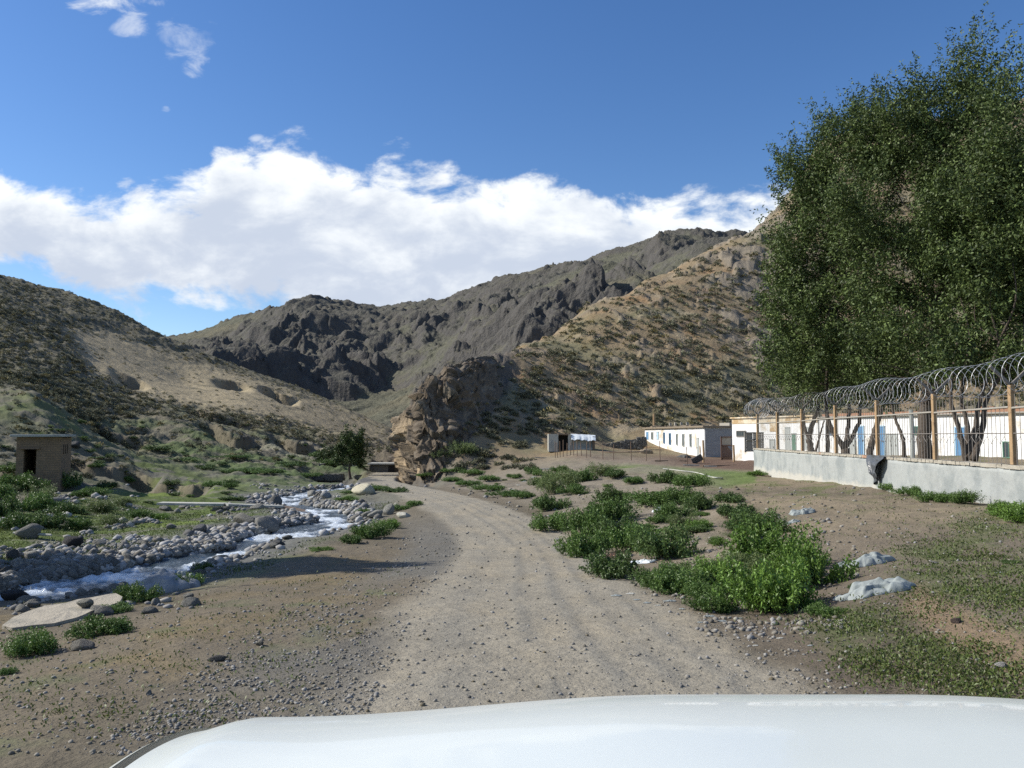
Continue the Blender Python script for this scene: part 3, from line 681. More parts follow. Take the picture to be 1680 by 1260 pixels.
def wb(px, py, p, m):
    if m['cr'] < 2.2 or p.y < 9: return 0
    a_ = float(poly(np.array([px]), np.array([py]), [(865,880),(960,935),(1190,1010),(1330,985),(1290,880),(1240,850),(1190,810),(1090,790),(1000,778),(880,788),(800,800),(720,785),(760,760),(900,770)], 8)[0])
    if a_ < .4: return 0
    return 1.0 if fld(p, 3.2, 951) > .50 else .12
def wd_(px, py, p, m):
    if m['dS'] - m['sw'] < 1.6 or p.y < 22 or p.x > -5: return 0
    return 1.0 if fld(p, 5, 955) > .52 else .15
for (px, py, p) in scatter(110, (-40, 690, 600, 850), wd_, 35):
    w_ = rr.uniform(.4, 1.3) * F / p.y; weed(px, py, w_, w_ * rr.uniform(.25, .5), rr.choice([0, 2, 2, 3]), 'low leafy clump among the weeds scattered over the rough ground', 'scattered leafy clumps')
for (px, py, p) in scatter(48, (700, 755, 1340, 1010), wb, 33):
    w_ = rr.uniform(.35, 1.0) * (1 if p.y < 40 else 1.1) * F / p.y; weed(px, py, w_, w_ * rr.uniform(.35, .6), rr.choice([0, 0, 2, 2, 3, 1]), 'low leafy clump among the weeds scattered over the rough ground', 'scattered leafy clumps')
def wr(px, py, p, m):
    if px > 880 and py > 728: return 0
    if m['rh'] < .5 and not (p.y > 62 and px > 700 and m['rg'] + m['emb'] > .3): return 0
    g = .9 * (1 - .8 * m['cliff']) * (1 - .3 * m['crop']) * (.5 + .8 * max(0, fld(p, 14, 911) - .3)) * (.7 if p.z < 1.0 and px < 1000 else 1); return g
def wl(px, py, p, m):
    if m['far'] < .5 or px > 655 or m['rh'] > .5: return 0
    if m['PY'] > 738 or m['terr'] > .5: return .06
    return (1 - .93 * m['tan']) * (.25 + 1.6 * max(0, fld(p, 22, 913) - .3))
def wn(px, py, p, m): return 1.0 if 45 < p.y < 110 and px < 240 else 0
rpts = scatter(4200, (650, 230, 1700, 770), wr, 3); lpts = scatter(4700, (-150, 440, 655, 760), wl, 4) + scatter(900, (-560, 380, -150, 760), wl, 6) + scatter(220, (-150, 600, 240, 790), wn, 5)
big_, rest = [], []
for src, (lo, hi) in ((rpts, (.36, .92)), (lpts, (.26, .64))):
    for (px, py, p) in src:
        s_ = rr.uniform(lo, hi) * (1.25 if rr.random() < .08 else 1) * (.55 + .45 * min(1, p.y / 120)); big_.append((s_ / p.y, s_, p, px))
big_.sort(key=lambda t: -t[0])
NB = 300
for k_, (ap, s_, p, px) in enumerate(big_[:NB]):
    lf = px < 655
    o = link('hillside_shrub', rr.choice(SM), loc=(p.x, p.y, p.z - .08), cat='shrub', group='dry shrubs on the left slopes' if lf else 'dry shrubs on the right hillside',
             label='small olive-grey dry shrub rooted on the sloping ground ' + ('left of the valley' if lf else 'of the hill behind the barn'))
    o.scale = (s_ * rr.uniform(.85, 1.2), s_, s_ * rr.uniform(.75, 1.05)); o.rotation_euler = (0, 0, rr.uniform(0, 6.28))
Vs, Fs, Cs, off = [], [], [], 0
for (ap, s_, p, px) in big_[NB:]:
    V, Fc, c = rr.choice(LOW); a_ = rr.uniform(0, 6.28); ca, sa = math.cos(a_), math.sin(a_); k_ = rr.uniform(.6, 1.35)
    Vn = np.stack([(V[:, 0] * ca - V[:, 1] * sa) * s_ + p.x, (V[:, 0] * sa + V[:, 1] * ca) * s_ + p.y, V[:, 2] * s_ * .85 + p.z - .06], 1)
    g_ = np.array([1, 1, 1.0]) if rr.random() > .15 else np.array([1.3, 1.12, .8])
    Vs.append(Vn); Fs.append(Fc + off); Cs.append(c * k_ * g_); off += len(V)
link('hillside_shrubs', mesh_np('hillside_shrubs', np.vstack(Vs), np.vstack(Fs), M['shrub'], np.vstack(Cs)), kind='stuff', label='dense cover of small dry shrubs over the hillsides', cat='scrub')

# ---------------------------------------------------------------- stones
def rock_geo(seed, sub=1, flat=.7, jag=.25):
    import bmesh
    bm = bmesh.new(); bmesh.ops.create_icosphere(bm, subdivisions=sub, radius=1); rng = np.random.default_rng(seed)
    V = np.array([v.co[:] for v in bm.verts]); Fc = np.array([[v.index for v in f.verts] for f in bm.faces]); bm.free()
    for _ in range(15):                                    # chop with planes for facets
        n_ = rand_unit(1, rng)[0]; d_ = rng.uniform(.52, .88); t = V @ n_ - d_; V = V - np.outer(np.maximum(t, 0), n_) * .9
    V = V * (1 + rng.uniform(-jag, jag, (len(V), 1)) * .4) * np.array([1, rng.uniform(.65, 1), flat * rng.uniform(.8, 1.15)])
    return V, Fc
M['stone'] = mat('grey_stone', rough=.9, attr=True, objvar=.3, bump=[(6, .06), (30, .015)], var=[(2.5, .22), (14, .22)], spec=.25)
M['pebble'] = mat('pebble', rough=.9, attr=True, var=[(60, .15)], spec=.25)
RK = [rock_geo(700 + i, 3, .68, .06) for i in range(8)]
RKM = [mesh_np('stone', V, Fc, M['stone'], np.tile([[.22, .212, .185]], (len(V), 1))) for V, Fc in RK]
R0 = [rock_geo(730 + i, 1, .6, .2) for i in range(10)]
def stone(px, py, wpx, hpx=None, label=None, group=None, name='boulder', tint=None, k=None, cat='boulder', rz=None, emb=.22):
    p, i, j = at(px, py); D = p.y; w_ = wpx / F * D / 2; h_ = (hpx or wpx * .6) / F * D
    me = RKM[rr.randrange(8) if k is None else k]
    if tint:
        V, Fc = RK[rr.randrange(8) if k is None else k]; me = mesh_np('stone', V, Fc, M['stone'], np.tile([tint], (len(V), 1)))
    o = link(name, me, loc=(p.x, p.y + w_ * .5, zat(p.x, p.y + w_ * .5) + h_ * (.5 - emb)), label=label, cat=cat, group=group)
    o.scale = (w_, w_ * rr.uniform(.8, 1.1), h_ / 2 / .62); o.rotation_euler = (rr.uniform(-.15, .15), rr.uniform(-.15, .15), rr.uniform(0, 6.28) if rz is None else rz); return o
BO = [
 (432,868,72,34,'huge grey boulder standing beside the stream below the plank bridge',(.17,.165,.15)),
 (400,862,56,24,'flat pale boulder leaning against the huge one by the bridge',(.21,.2,.17)),
 (42,884,44,32,'dark boulder with a pale flat top at the foot of the left slope',(.14,.135,.12)),
 (116,898,48,26,'black rounded boulder on the flood plain',(.028,.026,.026)),
 (326,876,26,20,'upright pointed grey stone on the grassy flood plain',(.15,.145,.14)),
 (308,878,22,8,'low dark stone beside the upright pointed one',(.12,.118,.11)),
 (360,875,30,10,None,None),(595,812,56,22,'pale buff boulder beside the far bend of the road',(.36,.33,.24)),
 (662,850,28,14,'pale whitish rock at the inner edge of the road bend',(.42,.40,.33)),
 (636,845,24,26,'tall grey rock on the stream bank below the road',(.2,.195,.17)),(616,850,30,16,None,None),(600,848,26,12,None,None),(650,836,20,14,None,None),
 (510,815,24,12,None,None),(535,818,28,12,'rounded grey boulder in the upstream water',(.2,.2,.19)),(450,828,34,20,'rock pile boulder supporting the plank bridge',(.16,.155,.14)),
 (455,895,26,13,'wet dark boulder at the edge of the rapids',(.07,.07,.068)),(402,898,24,12,'wet dark boulder in the stream shallows',(.06,.06,.06)),(470,885,20,9,None,None),(495,880,18,8,None,None),(520,868,16,8,None,None),(540,875,14,6,None,None),
 (18,918,30,20,'dark angular stone at the left edge of the cobbles',(.09,.088,.08)),(5,945,30,20,'dark stone at the left picture edge above the rapids',(.08,.078,.07)),
 (20,985,50,26,'black wet rock in the stream at the left edge',(.03,.03,.032)),(45,968,22,9,None,(.05,.05,.05)),
 (240,888,24,10,None,None),(280,868,20,12,None,None),(215,862,30,10,None,None),(268,838,26,10,None,None),(290,842,14,10,None,None),(300,834,22,10,None,None),(370,838,22,12,None,None),(420,836,26,12,None,None),
 (120,735,22,14,'dark rock lying on the slope right of the brick shed',(.05,.05,.048)),(88,828,34,14,'pale flat rock at the foot of the brick shed corner',(.24,.235,.22)),
 (425,1060,22,12,'pale stone lying on the dirt left of the road',(.30,.28,.23)),(356,1086,40,12,'flat dark broken stone on the dirt left of the road',(.09,.088,.085)),(130,1068,50,18,'flat grey broken concrete lump below the leafy clump',(.16,.15,.13)),
 (243,1140,14,10,None,None),(1572,1022,26,11,'dark flat stone on the red-brown path at right',(.12,.09,.075)),(1645,1096,20,12,'pale grey stone near the right edge of the bonnet',(.3,.29,.27)),(1535,925,16,5,None,None),
]
GS = 'medium grey stones around the stream'
for i, (px, py, w_, h_, lb, tn) in enumerate(BO):
    stone(px, py, w_, h_, lb or 'medium grey stone lying loose on the ground', None if lb else GS, tint=tn, k=i % 8)
# cobbles: the largest individually, the rest as one spread
SGN = float(polyline(np.array([0.]), np.array([15.]), STREAM)[1][0])
def wc_(px, py, p, m):
    if p.y > 85 or p.x > -3.2 and p.y < 20: return 0
    d = m['dS'] - m['sw']
    if d < .05: return .012
    g = max(0, 1 - max(d, 0) / 1.7)
    if px < 330 and py > 885: g = max(g, .28 * (d < 5))
    elif fld(p, 1.6, 923) > .62: g = max(g, .35)
    if p.x > -3 and m['cr'] > -2.6: g = 0
    if px > 560 and p.y < 45 and d > 1.6: g *= .1
    if m['cr'] > -3.4 and p.y < 60 : g *= .15
    if m['sS'] == SGN and p.y < 34: g *= (.5 if d < .5 else .06)
    return g * (.35 if fld(p, 2.5, 921) < .44 else 1)
cob = scatter(6500, (-60, 795, 700, 1010), wc_, 9); cs = []
for (px, py, p) in cob:
    s_ = (.032 + .11 * rr.random() ** 4) * (1 + p.y / 38); cs.append((s_ / p.y, s_, p))
cs.sort(key=lambda t: -t[0])
for (ap, s_, p) in cs[:230]:
    o = link('cobble', rr.choice(RKM), loc=(p.x, p.y, p.z + s_ * .15), cat='stone', group='larger cobbles of the stream bank', label='rounded grey cobble lying among smaller stones beside the stream')
    o.scale = (s_, s_ * rr.uniform(.7, 1), s_ * rr.uniform(.75, 1.1)); o.rotation_euler = (rr.uniform(-.3, .3), rr.uniform(-.3, .3), rr.uniform(0, 6.28))
def spread(name, pts, tintf, mt, label, kind='stuff', cat='gravel', emb=.15):
    Vs, Fs, Cs, off = [], [], [], 0
    for (s_, p) in pts:
        V, Fc = rr.choice(R0); a_ = rr.uniform(0, 6.28); ca, sa = math.cos(a_), math.sin(a_); t_ = tintf()
        Vn = np.stack([(V[:, 0] * ca - V[:, 1] * sa) * s_ + p[0], (V[:, 0] * sa + V[:, 1] * ca) * s_ + p[1], V[:, 2] * s_ + p[2] + s_ * emb], 1)
        Vs.append(Vn); Fs.append(Fc + off); Cs.append(np.tile([t_], (len(V), 1))); off += len(V)
    link(name, mesh_np(name, np.vstack(Vs), np.vstack(Fs), mt, np.vstack(Cs)), kind=kind, label=label, cat=cat)
def greyt():
    v = rr.uniform(.11, .36); w2 = rr.uniform(.0, .03); return (v + w2, v + w2 * .4, v - w2 * .8)
spread('cobbles', [(s_, p) for (a_, s_, p) in cs[230:]], greyt, M['pebble'], 'countless grey cobbles along both banks of the stream')
def wg(px, py, p, m):
    if p.y > 48: return 0
    c = m['cr']; sh = 1.0 if -3.0 < c < -1.45 and p.y < 24 and fld(p, .9, 931) > .46 else 0
    road = .12 if abs(c) < 1.6 else 0
    lf = .16 if c < -1.6 and p.x > -8.5 and m['dS'] > m['sw'] + 1 else 0
    rt = .10 if c > 1.8 and p.y < 14 else (.16 if c > 1.7 and m['emb'] > .3 else .04 if c > 1.8 else 0)
    edge_ = .5 if 1.5 < c < 2.3 and fld(p, 1.2, 933) > .5 else 0
    return max(sh, road, lf, rt, edge_)
gp = scatter(15000, (-60, 800, 1740, 1240), wg, 12); gpts = []
for (px, py, p) in gp:
    s_ = (.003 + .013 * rr.random() ** 5) * (1 + p.y / 8.0); gpts.append((s_, p))
def gravt():
    v = rr.uniform(.10, .27); w2 = rr.uniform(.006, .035); return (v + w2, v + w2 * .3, v - w2)
for (px, py, p) in scatter(1500, (640, 800, 1420, 1060), lambda px, py, p, m: (1.0 if 1.55 < m['cr'] < 3.0 and fld(p, 1.3, 935) > .47 and p.y > 8 else .25 if m['emb'] > .4 and p.y < 60 else 0), 19):
    gpts.append(((.006 + .028 * rr.random() ** 3) * (1 + p.y / 11), p))
spread('gravel', gpts, gravt, M['pebble'], 'loose gravel and pebbles scattered on the track and dirt')

# ---------------------------------------------------------------- short grass
def wgr(px, py, p, m):
    if p.y > 40: return 0
    g = 0
    if m['rg'] > .5: g = max(m['gm'] * .5, .05 * (p.y > 9))
    if m['lp'] > .5 and m['dS'] > 2.2: g = .9
    if m['cr'] < -2 and p.x > -8 and p.y < 16 and m['dS'] > m['sw'] + .8: g = .035
    return g * (1.0 if fld(p, 1.0, 941) > .46 else .25)
gt = scatter(4800, (-60, 790, 1740, 1200), wgr, 15)
P_, Dr_, S_ = [], [], []
for (px, py, p) in gt:
    for k_ in range(9):
        r_ = .10 * (1 + p.y / 20); P_.append((p.x + rr.gauss(0, r_), p.y + rr.gauss(0, r_), p.z - .004)); Dr_.append((rr.gauss(0, .5), rr.gauss(0, .5), 1.0)); S_.append((1 + p.y / 18))
P_ = np.array(P_); Dr_ = np.array(Dr_); S_ = np.array(S_)[:, None]
V, Fc = leaves(P_, Dr_, .034 * S_, .010 * S_, RNG, 0.3)
gcl = np.array([.085, .125, .030])[None] * RNG.uniform(.6, 1.2, (len(P_), 1)) + np.array([.04, .02, .01])[None] * RNG.uniform(0, 1, (len(P_), 1)) ** 2
link('grass', mesh_np('grass', V, Fc, M['leaf'], np.repeat(gcl, 4, 0)), kind='stuff', label='short sparse grass growing on the bare dirt', cat='grass')
# ---------------------------------------------------------------- mesh builder for made things
class MB:
    def __init__(s): s.V = []; s.F = []
    def quad(s, *p): b = len(s.V); s.V += [tuple(q) for q in p]; s.F.append(tuple(range(b, b + len(p)))); return s
    def box(s, c, sx, sy, sz, rz=0., rx=0., ry=0., jit=0.0):
        E = Euler((rx, ry, rz)).to_matrix(); b = len(s.V); c = Vector(c)
        for dx in (-.5, .5):
            for dy in (-.5, .5):
                for dz in (-.5, .5):
                    j = Vector((rr.uniform(-jit, jit), rr.uniform(-jit, jit), rr.uniform(-jit, jit))) if jit else Vector()
                    s.V.append(tuple(c + E @ (Vector((dx * sx, dy * sy, dz * sz)) + j)))
        for f in ((0, 1, 3, 2), (4, 6, 7, 5), (0, 4, 5, 1), (2, 3, 7, 6), (0, 2, 6, 4), (1, 5, 7, 3)): s.F.append(tuple(b + i for i in f))
        return s
    def tube(s, pts, rad, n=6, cap=True):
        pts = [Vector(p) for p in pts]; rad = rad if isinstance(rad, (list, tuple)) else [rad] * len(pts); b = len(s.V); up = Vector((0, 0, 1)); last = None
        for i, p in enumerate(pts):
            t = (pts[min(i + 1, len(pts) - 1)] - pts[max(i - 1, 0)]); t = t.normalized() if t.length > 1e-9 else Vector((0, 0, 1))
            if last is None: u = t.cross(Vector((1, 0, 0)) if abs(t.x) < .9 else Vector((0, 1, 0))).normalized()
            else: u = (last - t * last.dot(t)); u = u.normalized() if u.length > 1e-6 else t.orthogonal().normalized()
            last = u; v = t.cross(u)
            for k in range(n):
                a_ = 2 * math.pi * k / n; s.V.append(tuple(p + (u * math.cos(a_) + v * math.sin(a_)) * rad[i]))
        for i in range(len(pts) - 1):
            for k in range(n): s.F.append((b + i * n + k, b + i * n + (k + 1) % n, b + (i + 1) * n + (k + 1) % n, b + (i + 1) * n + k))
        if cap: s.F.append(tuple(b + k for k in range(n))[::-1]); s.F.append(tuple(b + (len(pts) - 1) * n + k for k in range(n)))
        return s
    def build(s, name, mt, parent=None, smooth=False, bevel=0, **k):
        me = bpy.data.meshes.new(name); me.from_pydata([tuple(v) for v in s.V], [], s.F); me.materials.append(mt); me.update()
        if smooth:
            for p in me.polygons: p.use_smooth = True
        o = link(name, me, parent, **k)
        if bevel:
            bv = o.modifiers.new('bevel', 'BEVEL'); bv.width = bevel; bv.segments = 1; bv.limit_method = 'ANGLE'
        return o
def empty(name, loc, label, cat, group=None):
    o = bpy.data.objects.new(name, None); COL.objects.link(o); o.location = loc; o['label'] = label; o['category'] = cat; o.empty_display_size = .2
    if group: o['group'] = group
    return o
def attach(o, root):
    """keep world coordinates of a mesh built in world space under an Empty"""
    o.parent = root; o.location = -Vector(root.location); return o
def child(mb, name, mt, root, **k):
    loc = Vector(root.location); mb.V = [tuple(Vector(v) - loc) for v in mb.V]; return mb.build(name, mt, root, **k)
def sub(mb, name, mt, part, root, **k):
    loc = Vector(root.location); mb.V = [tuple(Vector(v) - loc) for v in mb.V]; return mb.build(name, mt, part, **k)

M['plaster'] = mat('white_plaster', (.80, .80, .78), .9, bump=[(3, .03), (20, .008)], two=((.54, .47, .36), .7, .50, .68), var=[(2.2, .07), (11, .06)])
M['stained'] = mat('stained_plaster', (.66, .58, .44), .9, bump=[(6, .02)], two=((.46, .33, .18), 1.6, .42, .6), var=[(6, .15)])
M['concrete'] = mat('weathered_concrete', (.33, .345, .33), .92, bump=[(4, .02), (30, .006)], two=((.24, .26, .255), .9, .45, .62), var=[(2, .12), (14, .1)])
M['limewash'] = mat('pale_limewash', (.42, .41, .36), .92, bump=[(5, .02)], two=((.30, .31, .29), 1.4, .45, .6), var=[(5, .12)])
M['coping'] = mat('coping_mortar', (.36, .33, .27), .92, bump=[(8, .03)], two=((.36, .22, .15), .6, .60, .68), var=[(7, .2)])
M['brickred'] = mat('red_brick', (.34, .19, .12), .9, bump=[(14, .02)], var=[(9, .2)])
M['mud'] = mat('mud_render', (.22, .18, .13), .95, bump=[(3, .06), (14, .02)], var=[(3, .2), (15, .15)])
M['oldwood'] = mat('weathered_wood', (.17, .125, .09), .85, bump=[(20, .01)], var=[(8, .25), (40, .15)])
M['redwood'] = mat('brown_gate_wood', (.135, .085, .062), .8, bump=[(20, .01)], var=[(6, .22), (30, .15)])
M['greywood'] = mat('grey_planks', (.30, .28, .24), .9, var=[(8, .2), (40, .15)])
M['postwood'] = mat('yellow_brown_post', (.33, .225, .125), .75, bump=[(14, .01)], var=[(5, .25), (30, .12)], two=((.18, .11, .07), 3.5, .56, .7))
M['rust'] = mat('rusty_iron', (.17, .115, .08), .7, var=[(12, .25)], spec=.4)
M['iron'] = mat('grey_iron', (.19, .17, .15), .6, var=[(10, .2)], spec=.5)
M['wire'] = mat('galvanised_wire', (.50, .51, .52), .5, metal=.3, spec=.6)
M['blue'] = mat('blue_door_paint', (.10, .23, .40), .55, var=[(4, .15), (20, .1)])
M['paleblue'] = mat('faded_blue_paint', (.38, .54, .66), .7, var=[(4, .12)])
M['green'] = mat('green_door_paint', (.10, .21, .15), .6, var=[(4, .15)])
M['greydoor'] = mat('grey_door_paint', (.40, .42, .40), .7, var=[(4, .15)])
M['dark'] = mat('painted_interior_shade', (.025, .022, .02), .9)  # near-black fill: the shade inside openings put into the colour
M['glass'] = mat('window_glass', (.05, .07, .075), .15, spec=.6)
M['tarp'] = mat('white_plastic_sheet', (.62, .66, .68), .5, bump=[(3, .03)], var=[(4, .15)])
M['blackplastic'] = mat('black_plastic', (.075, .082, .088), .38, bump=[(7, .02)], var=[(5, .3)], spec=.5)
M['sack'] = mat('woven_sack', (.25, .275, .265), .6, var=[(4, .25), (14, .2)], bump=[(60, .002), (9, .01)], spec=.3)
M['greysack'] = mat('grey_sack', (.22, .235, .25), .55, var=[(5, .2)], bump=[(9, .01)], spec=.35)
M['orange'] = mat('orange_scrap', (.55, .30, .16), .7, var=[(8, .2)])
M['bark'] = mat('bark', (.10, .08, .062), .95, bump=[(9, .05), (30, .02)], var=[(6, .25), (24, .2)])
M['brick'] = mat('mud_brick', (.21, .155, .10), .95, bump=[(5, .03)], var=[(3, .15), (16, .15)])
def brickify(m, c1, c2, mortar, sc):
    T = NT(m.node_tree); b = m.node_tree.nodes['Principled BSDF']; tc_ = T.node('ShaderNodeTexCoord'); sp = T.node('ShaderNodeSeparateXYZ'); T.l.new(tc_.outputs['Object'], sp.inputs[0])
    cm_ = T.node('ShaderNodeCombineXYZ'); T.put(cm_.inputs[0], T.math('ADD', sp.outputs[0], sp.outputs[1])); T.put(cm_.inputs[1], sp.outputs[2])
    bt = T.node('ShaderNodeTexBrick'); T.l.new(cm_.outputs[0], bt.inputs['Vector']); bt.inputs['Color1'].default_value = (*c1, 1); bt.inputs['Color2'].default_value = (*c2, 1); bt.inputs['Mortar'].default_value = (*mortar, 1)
    bt.inputs['Scale'].default_value = sc; bt.inputs['Mortar Size'].default_value = .018; bt.inputs['Brick Width'].default_value = .5; bt.inputs['Row Height'].default_value = .22
    nz = T.noise(tc_.outputs['Object'], 5, 5, .65); c = T.mix(1.0, bt.outputs[0], T.math('MULTIPLY_ADD', nz, .8, .6), 'MULTIPLY'); T.put(b.inputs['Base Color'], c)
brickify(M['brick'], (.235, .165, .105), (.19, .14, .095), (.13, .105, .075), 1.8)
M['greybrick'] = mat('grey_brick_end', (.26, .26, .255), .95, bump=[(5, .03)])
brickify(M['greybrick'], (.27, .275, .28), (.23, .235, .24), (.42, .42, .41), 1.8)
M['rubble'] = mat('rubble_stone', (.13, .125, .112), .95, bump=[(3, .15), (9, .05)], var=[(4, .35), (14, .25)])

def wall_frame(A, B):
    A, B = Vector((A[0], A[1], 0)), Vector((B[0], B[1], 0)); u = (B - A).normalized(); n = Vector((u.y, -u.x, 0))
    if n.dot(Vector((0, 0, 0)) - (A + B) / 2) < 0: n = -n
    return A, B, u, n
def hit(px, py, A, n):
    d_ = Vector(pix_dir(px, py)); t = A.dot(n) / d_.dot(n); return d_ * t
def building(root, A, B, depth, z0, z1, mt, roof_mt, over=.25, roof_t=.18, band=None, endmt=None):
    A, B, u, n = wall_frame(A, B); L = (B - A).length; m = MB(); c = (A + B) / 2 - n * depth / 2; rz = math.atan2(u.y, u.x)
    m.box((c.x, c.y, (z0 + z1) / 2), L, depth, z1 - z0, rz); w_ = child(m, 'wall', mt, root)
    m = MB().box((c.x, c.y, z1 + roof_t / 2), L + over, depth + over, roof_t, rz); r_ = child(m, 'roof', roof_mt, root, bevel=.03)
    return A, B, u, n, w_, r_, rz
def opening(root, A, u, n, rz, x0, y0, x1, y1, kind, mt):
    p, q = hit(x0, y0, A, n), hit(x1, y1, A, n); s0, s1 = sorted(((p - A).dot(u), (q - A).dot(u))); zt_, zb_ = max(p.z, q.z), min(p.z, q.z)
    if s1 - s0 < .4: c = (s0 + s1) / 2; s0, s1 = c - .2, c + .2
    c = A + u * ((s0 + s1) / 2) + n * .02; zc = (zt_ + zb_) / 2; w_, h_ = s1 - s0, zt_ - zb_
    if kind == 'door':
        d_ = child(MB().box((c.x, c.y, zc), w_, .05, h_, rz), 'door', mt, root)
        m = MB()
        for sx in (-1, 1): cc_ = c + u * sx * (w_ / 2 + .035); m.box((cc_.x, cc_.y, zc), .07, .09, h_ + .07, rz)
        m.box((c.x, c.y, zt_ + .04), w_ + .15, .1, .08, rz); sub(m, 'frame', M['greydoor'] if mt is not M['blue'] else M['paleblue'], d_, root)
        h2 = c + n * .05 + u * (w_ * .35); sub(MB().box((h2.x, h2.y, zc), .03, .05, .12, rz), 'handle', M['iron'], d_, root)
    else:
        d_ = child(MB().box((c.x, c.y, zc), w_, .05, h_, rz), 'window', M['glass'], root); m = MB(); t_ = .06
        for sx in (-1, 1): cc_ = c + u * sx * (w_ / 2); m.box((cc_.x, cc_.y, zc), t_, .1, h_ + t_, rz)
        for sz in (-1, 1): m.box((c.x, c.y, zc + sz * h_ / 2), w_ - t_, .096, t_, rz)
        nb = 5 if kind == 'barred' else 2
        for k in range(1, nb): cc_ = c + u * (-w_ / 2 + w_ * k / nb); m.box((cc_.x, cc_.y, zc), .03, .08, h_, rz)
        sub(m, 'frame', mt, d_, root)
    return d_
def patch(root, A, u, n, rz, x0, y0, x1, y1, mt, name='stain', t=.03):
    p, q = hit(x0, y0, A, n), hit(x1, y1, A, n); s0, s1 = sorted(((p - A).dot(u), (q - A).dot(u))); zc = (p.z + q.z) / 2; c = A + u * ((s0 + s1) / 2) + n * t / 2
    return child(MB().box((c.x, c.y, zc), s1 - s0, t, abs(p.z - q.z), rz), name, mt, root)

# ---- yard level ground pads are part of the terrain; white house and long building behind the fence
r_ = empty('white_house', (18.8, 70, -1.9), 'white house with barred window and orange-stained parapet behind the far fence end', 'house')
A, B, u, n, w_, rf, rz = building(r_, (18.7, 70), (22.9, 61.7), 6, -2.3, 1.42, M['plaster'], M['stained'], .3, .14)
p = MB(); c = (A + B) / 2 + n * .015; p.box((c.x, c.y, 1.2), (B - A).length - .05, .05, .40, rz); child(p, 'parapet_stain', M['stained'], r_)
opening(r_, A, u, n, rz, 1209, 707, 1224, 716, 'barred', M['iron'])
opening(r_, A, u, n, rz, 1264, 722, 1271, 745, 'door', M['greydoor'])
patch(r_, A, u, n, rz, 1263, 690, 1275, 708, M['stained'], 'wall_stain')
r_ = empty('long_building', (26, 55, -1.8), 'long whitewashed building with blue and grey doors running behind the razor-wire fence', 'building')
A, B, u, n, w_, rf, rz = building(r_, (23.0, 61.6), (38.0, 32.0), 7, -2.3, 1.3, M['plaster'], M['greywood'], .4, .12)
c = (A + B) / 2 - n * .4; L = (B - A).length; m = MB()
for k in range(90):
    q = A + u * (L * (k + .5) / 90) - n * .35; m.box((q.x, q.y, 1.42 + .10), L / 90 + .01, .22, .2, rz, jit=.012)
    if rr.random() < .5 and k > 30: m.box((q.x, q.y, 1.60 + .09), .28, .2, .19, rz, jit=.012)
child(m, 'brick_parapet', M['brickred'], r_)
for x0, y0, x1, y1, kd, mt in [(1291, 702, 1295, 738, 'door', 'greydoor'), (1301, 712, 1306, 742, 'door', 'green'), (1322, 702, 1326, 738, 'door', 'greydoor'), (1361, 701, 1367, 713, 'window', 'blue'), (1396, 715, 1401, 746, 'door', 'greydoor'),
     (1410, 700, 1416, 746, 'door', 'blue'), (1443, 700, 1450, 748, 'door', 'blue'), (1457, 713, 1463, 748, 'door', 'greydoor'), (1465, 713, 1470, 748, 'door', 'greydoor'), (1503, 700, 1508, 713, 'window', 'green'), (1568, 702, 1588, 753, 'door', 'blue'), (1646, 725, 1666, 751, 'window', 'green')]:
    opening(r_, A, u, n, rz, x0, y0, x1, y1, kd, M[mt])

# ---- barn with white front in the yard
r_ = empty('white_barn', (18.6, 80, -2.1), 'low white barn with narrow blue windows and grey brick end in the yard', 'barn')
A, B, u, n, w_, rf, rz = building(r_, (18.67, 80), (15.8, 98), 6.0, -2.6, .78, M['plaster'], M['mud'], .5, .2)
cE = A - n * 3.0 - u * .0; 
e_ = A - n * 3.0 + u * -.02; uu = n
child(MB().box((e_.x + (-u.x) * .02, e_.y - u.y * .02, -.95), 6.0 - .1, .08, 3.3, math.atan2(n.y, n.x)), 'brick_end', M['greybrick'], r_)
e2 = A - n * 4.2 - u * -1.0; child(MB().box((e2.x, e2.y, 1.12), 3.4, 2.4, .3, math.atan2(n.y, n.x)), 'raised_parapet', M['greywood'], r_)
for x0, y0, x1, y1, kd, mt in [(1061, 709, 1064, 721, 'door', 'blue'), (1069, 709, 1072, 721, 'window', 'greydoor'), (1078, 709, 1081, 721, 'door', 'paleblue'), (1089, 710, 1091, 727, 'window', 'blue'), (1098, 711, 1101, 729, 'window', 'blue'), (1110, 712, 1112, 730, 'window', 'greydoor'), (1120, 712, 1123, 732, 'window', 'greydoor'), (1132, 712, 1135, 733, 'window', 'greydoor'), (1144, 719, 1147, 750, 'door', 'greydoor')]:
    opening(r_, A, u, n, rz, x0, y0, x1, y1, kd, M[mt])
for px in (1100, 1108, 1118, 1128):
    q = hit(px, 690, A - n * 1.5, n); child(MB().box((q.x, q.y, 1.2), .25, .25, .55, rz, jit=.05), 'brick_stub', M['greywood'], r_)
q = hit(1073, 690, A - n * 1.0, n); child(MB().tube([(q.x, q.y, .9), (q.x, q.y, 2.6)], .14, 8), 'chimney', M['postwood'], r_)
m = MB()
for k in range(26):
    q = A + u * rr.uniform(.5, 17.5) - n * rr.uniform(0, 1.6); m.box((q.x, q.y, 1.02), rr.uniform(.3, .8), rr.uniform(.2, .5), rr.uniform(.08, .22), rr.uniform(0, 3), jit=.06)
child(m, 'roof_rubble', M['mud'], r_)
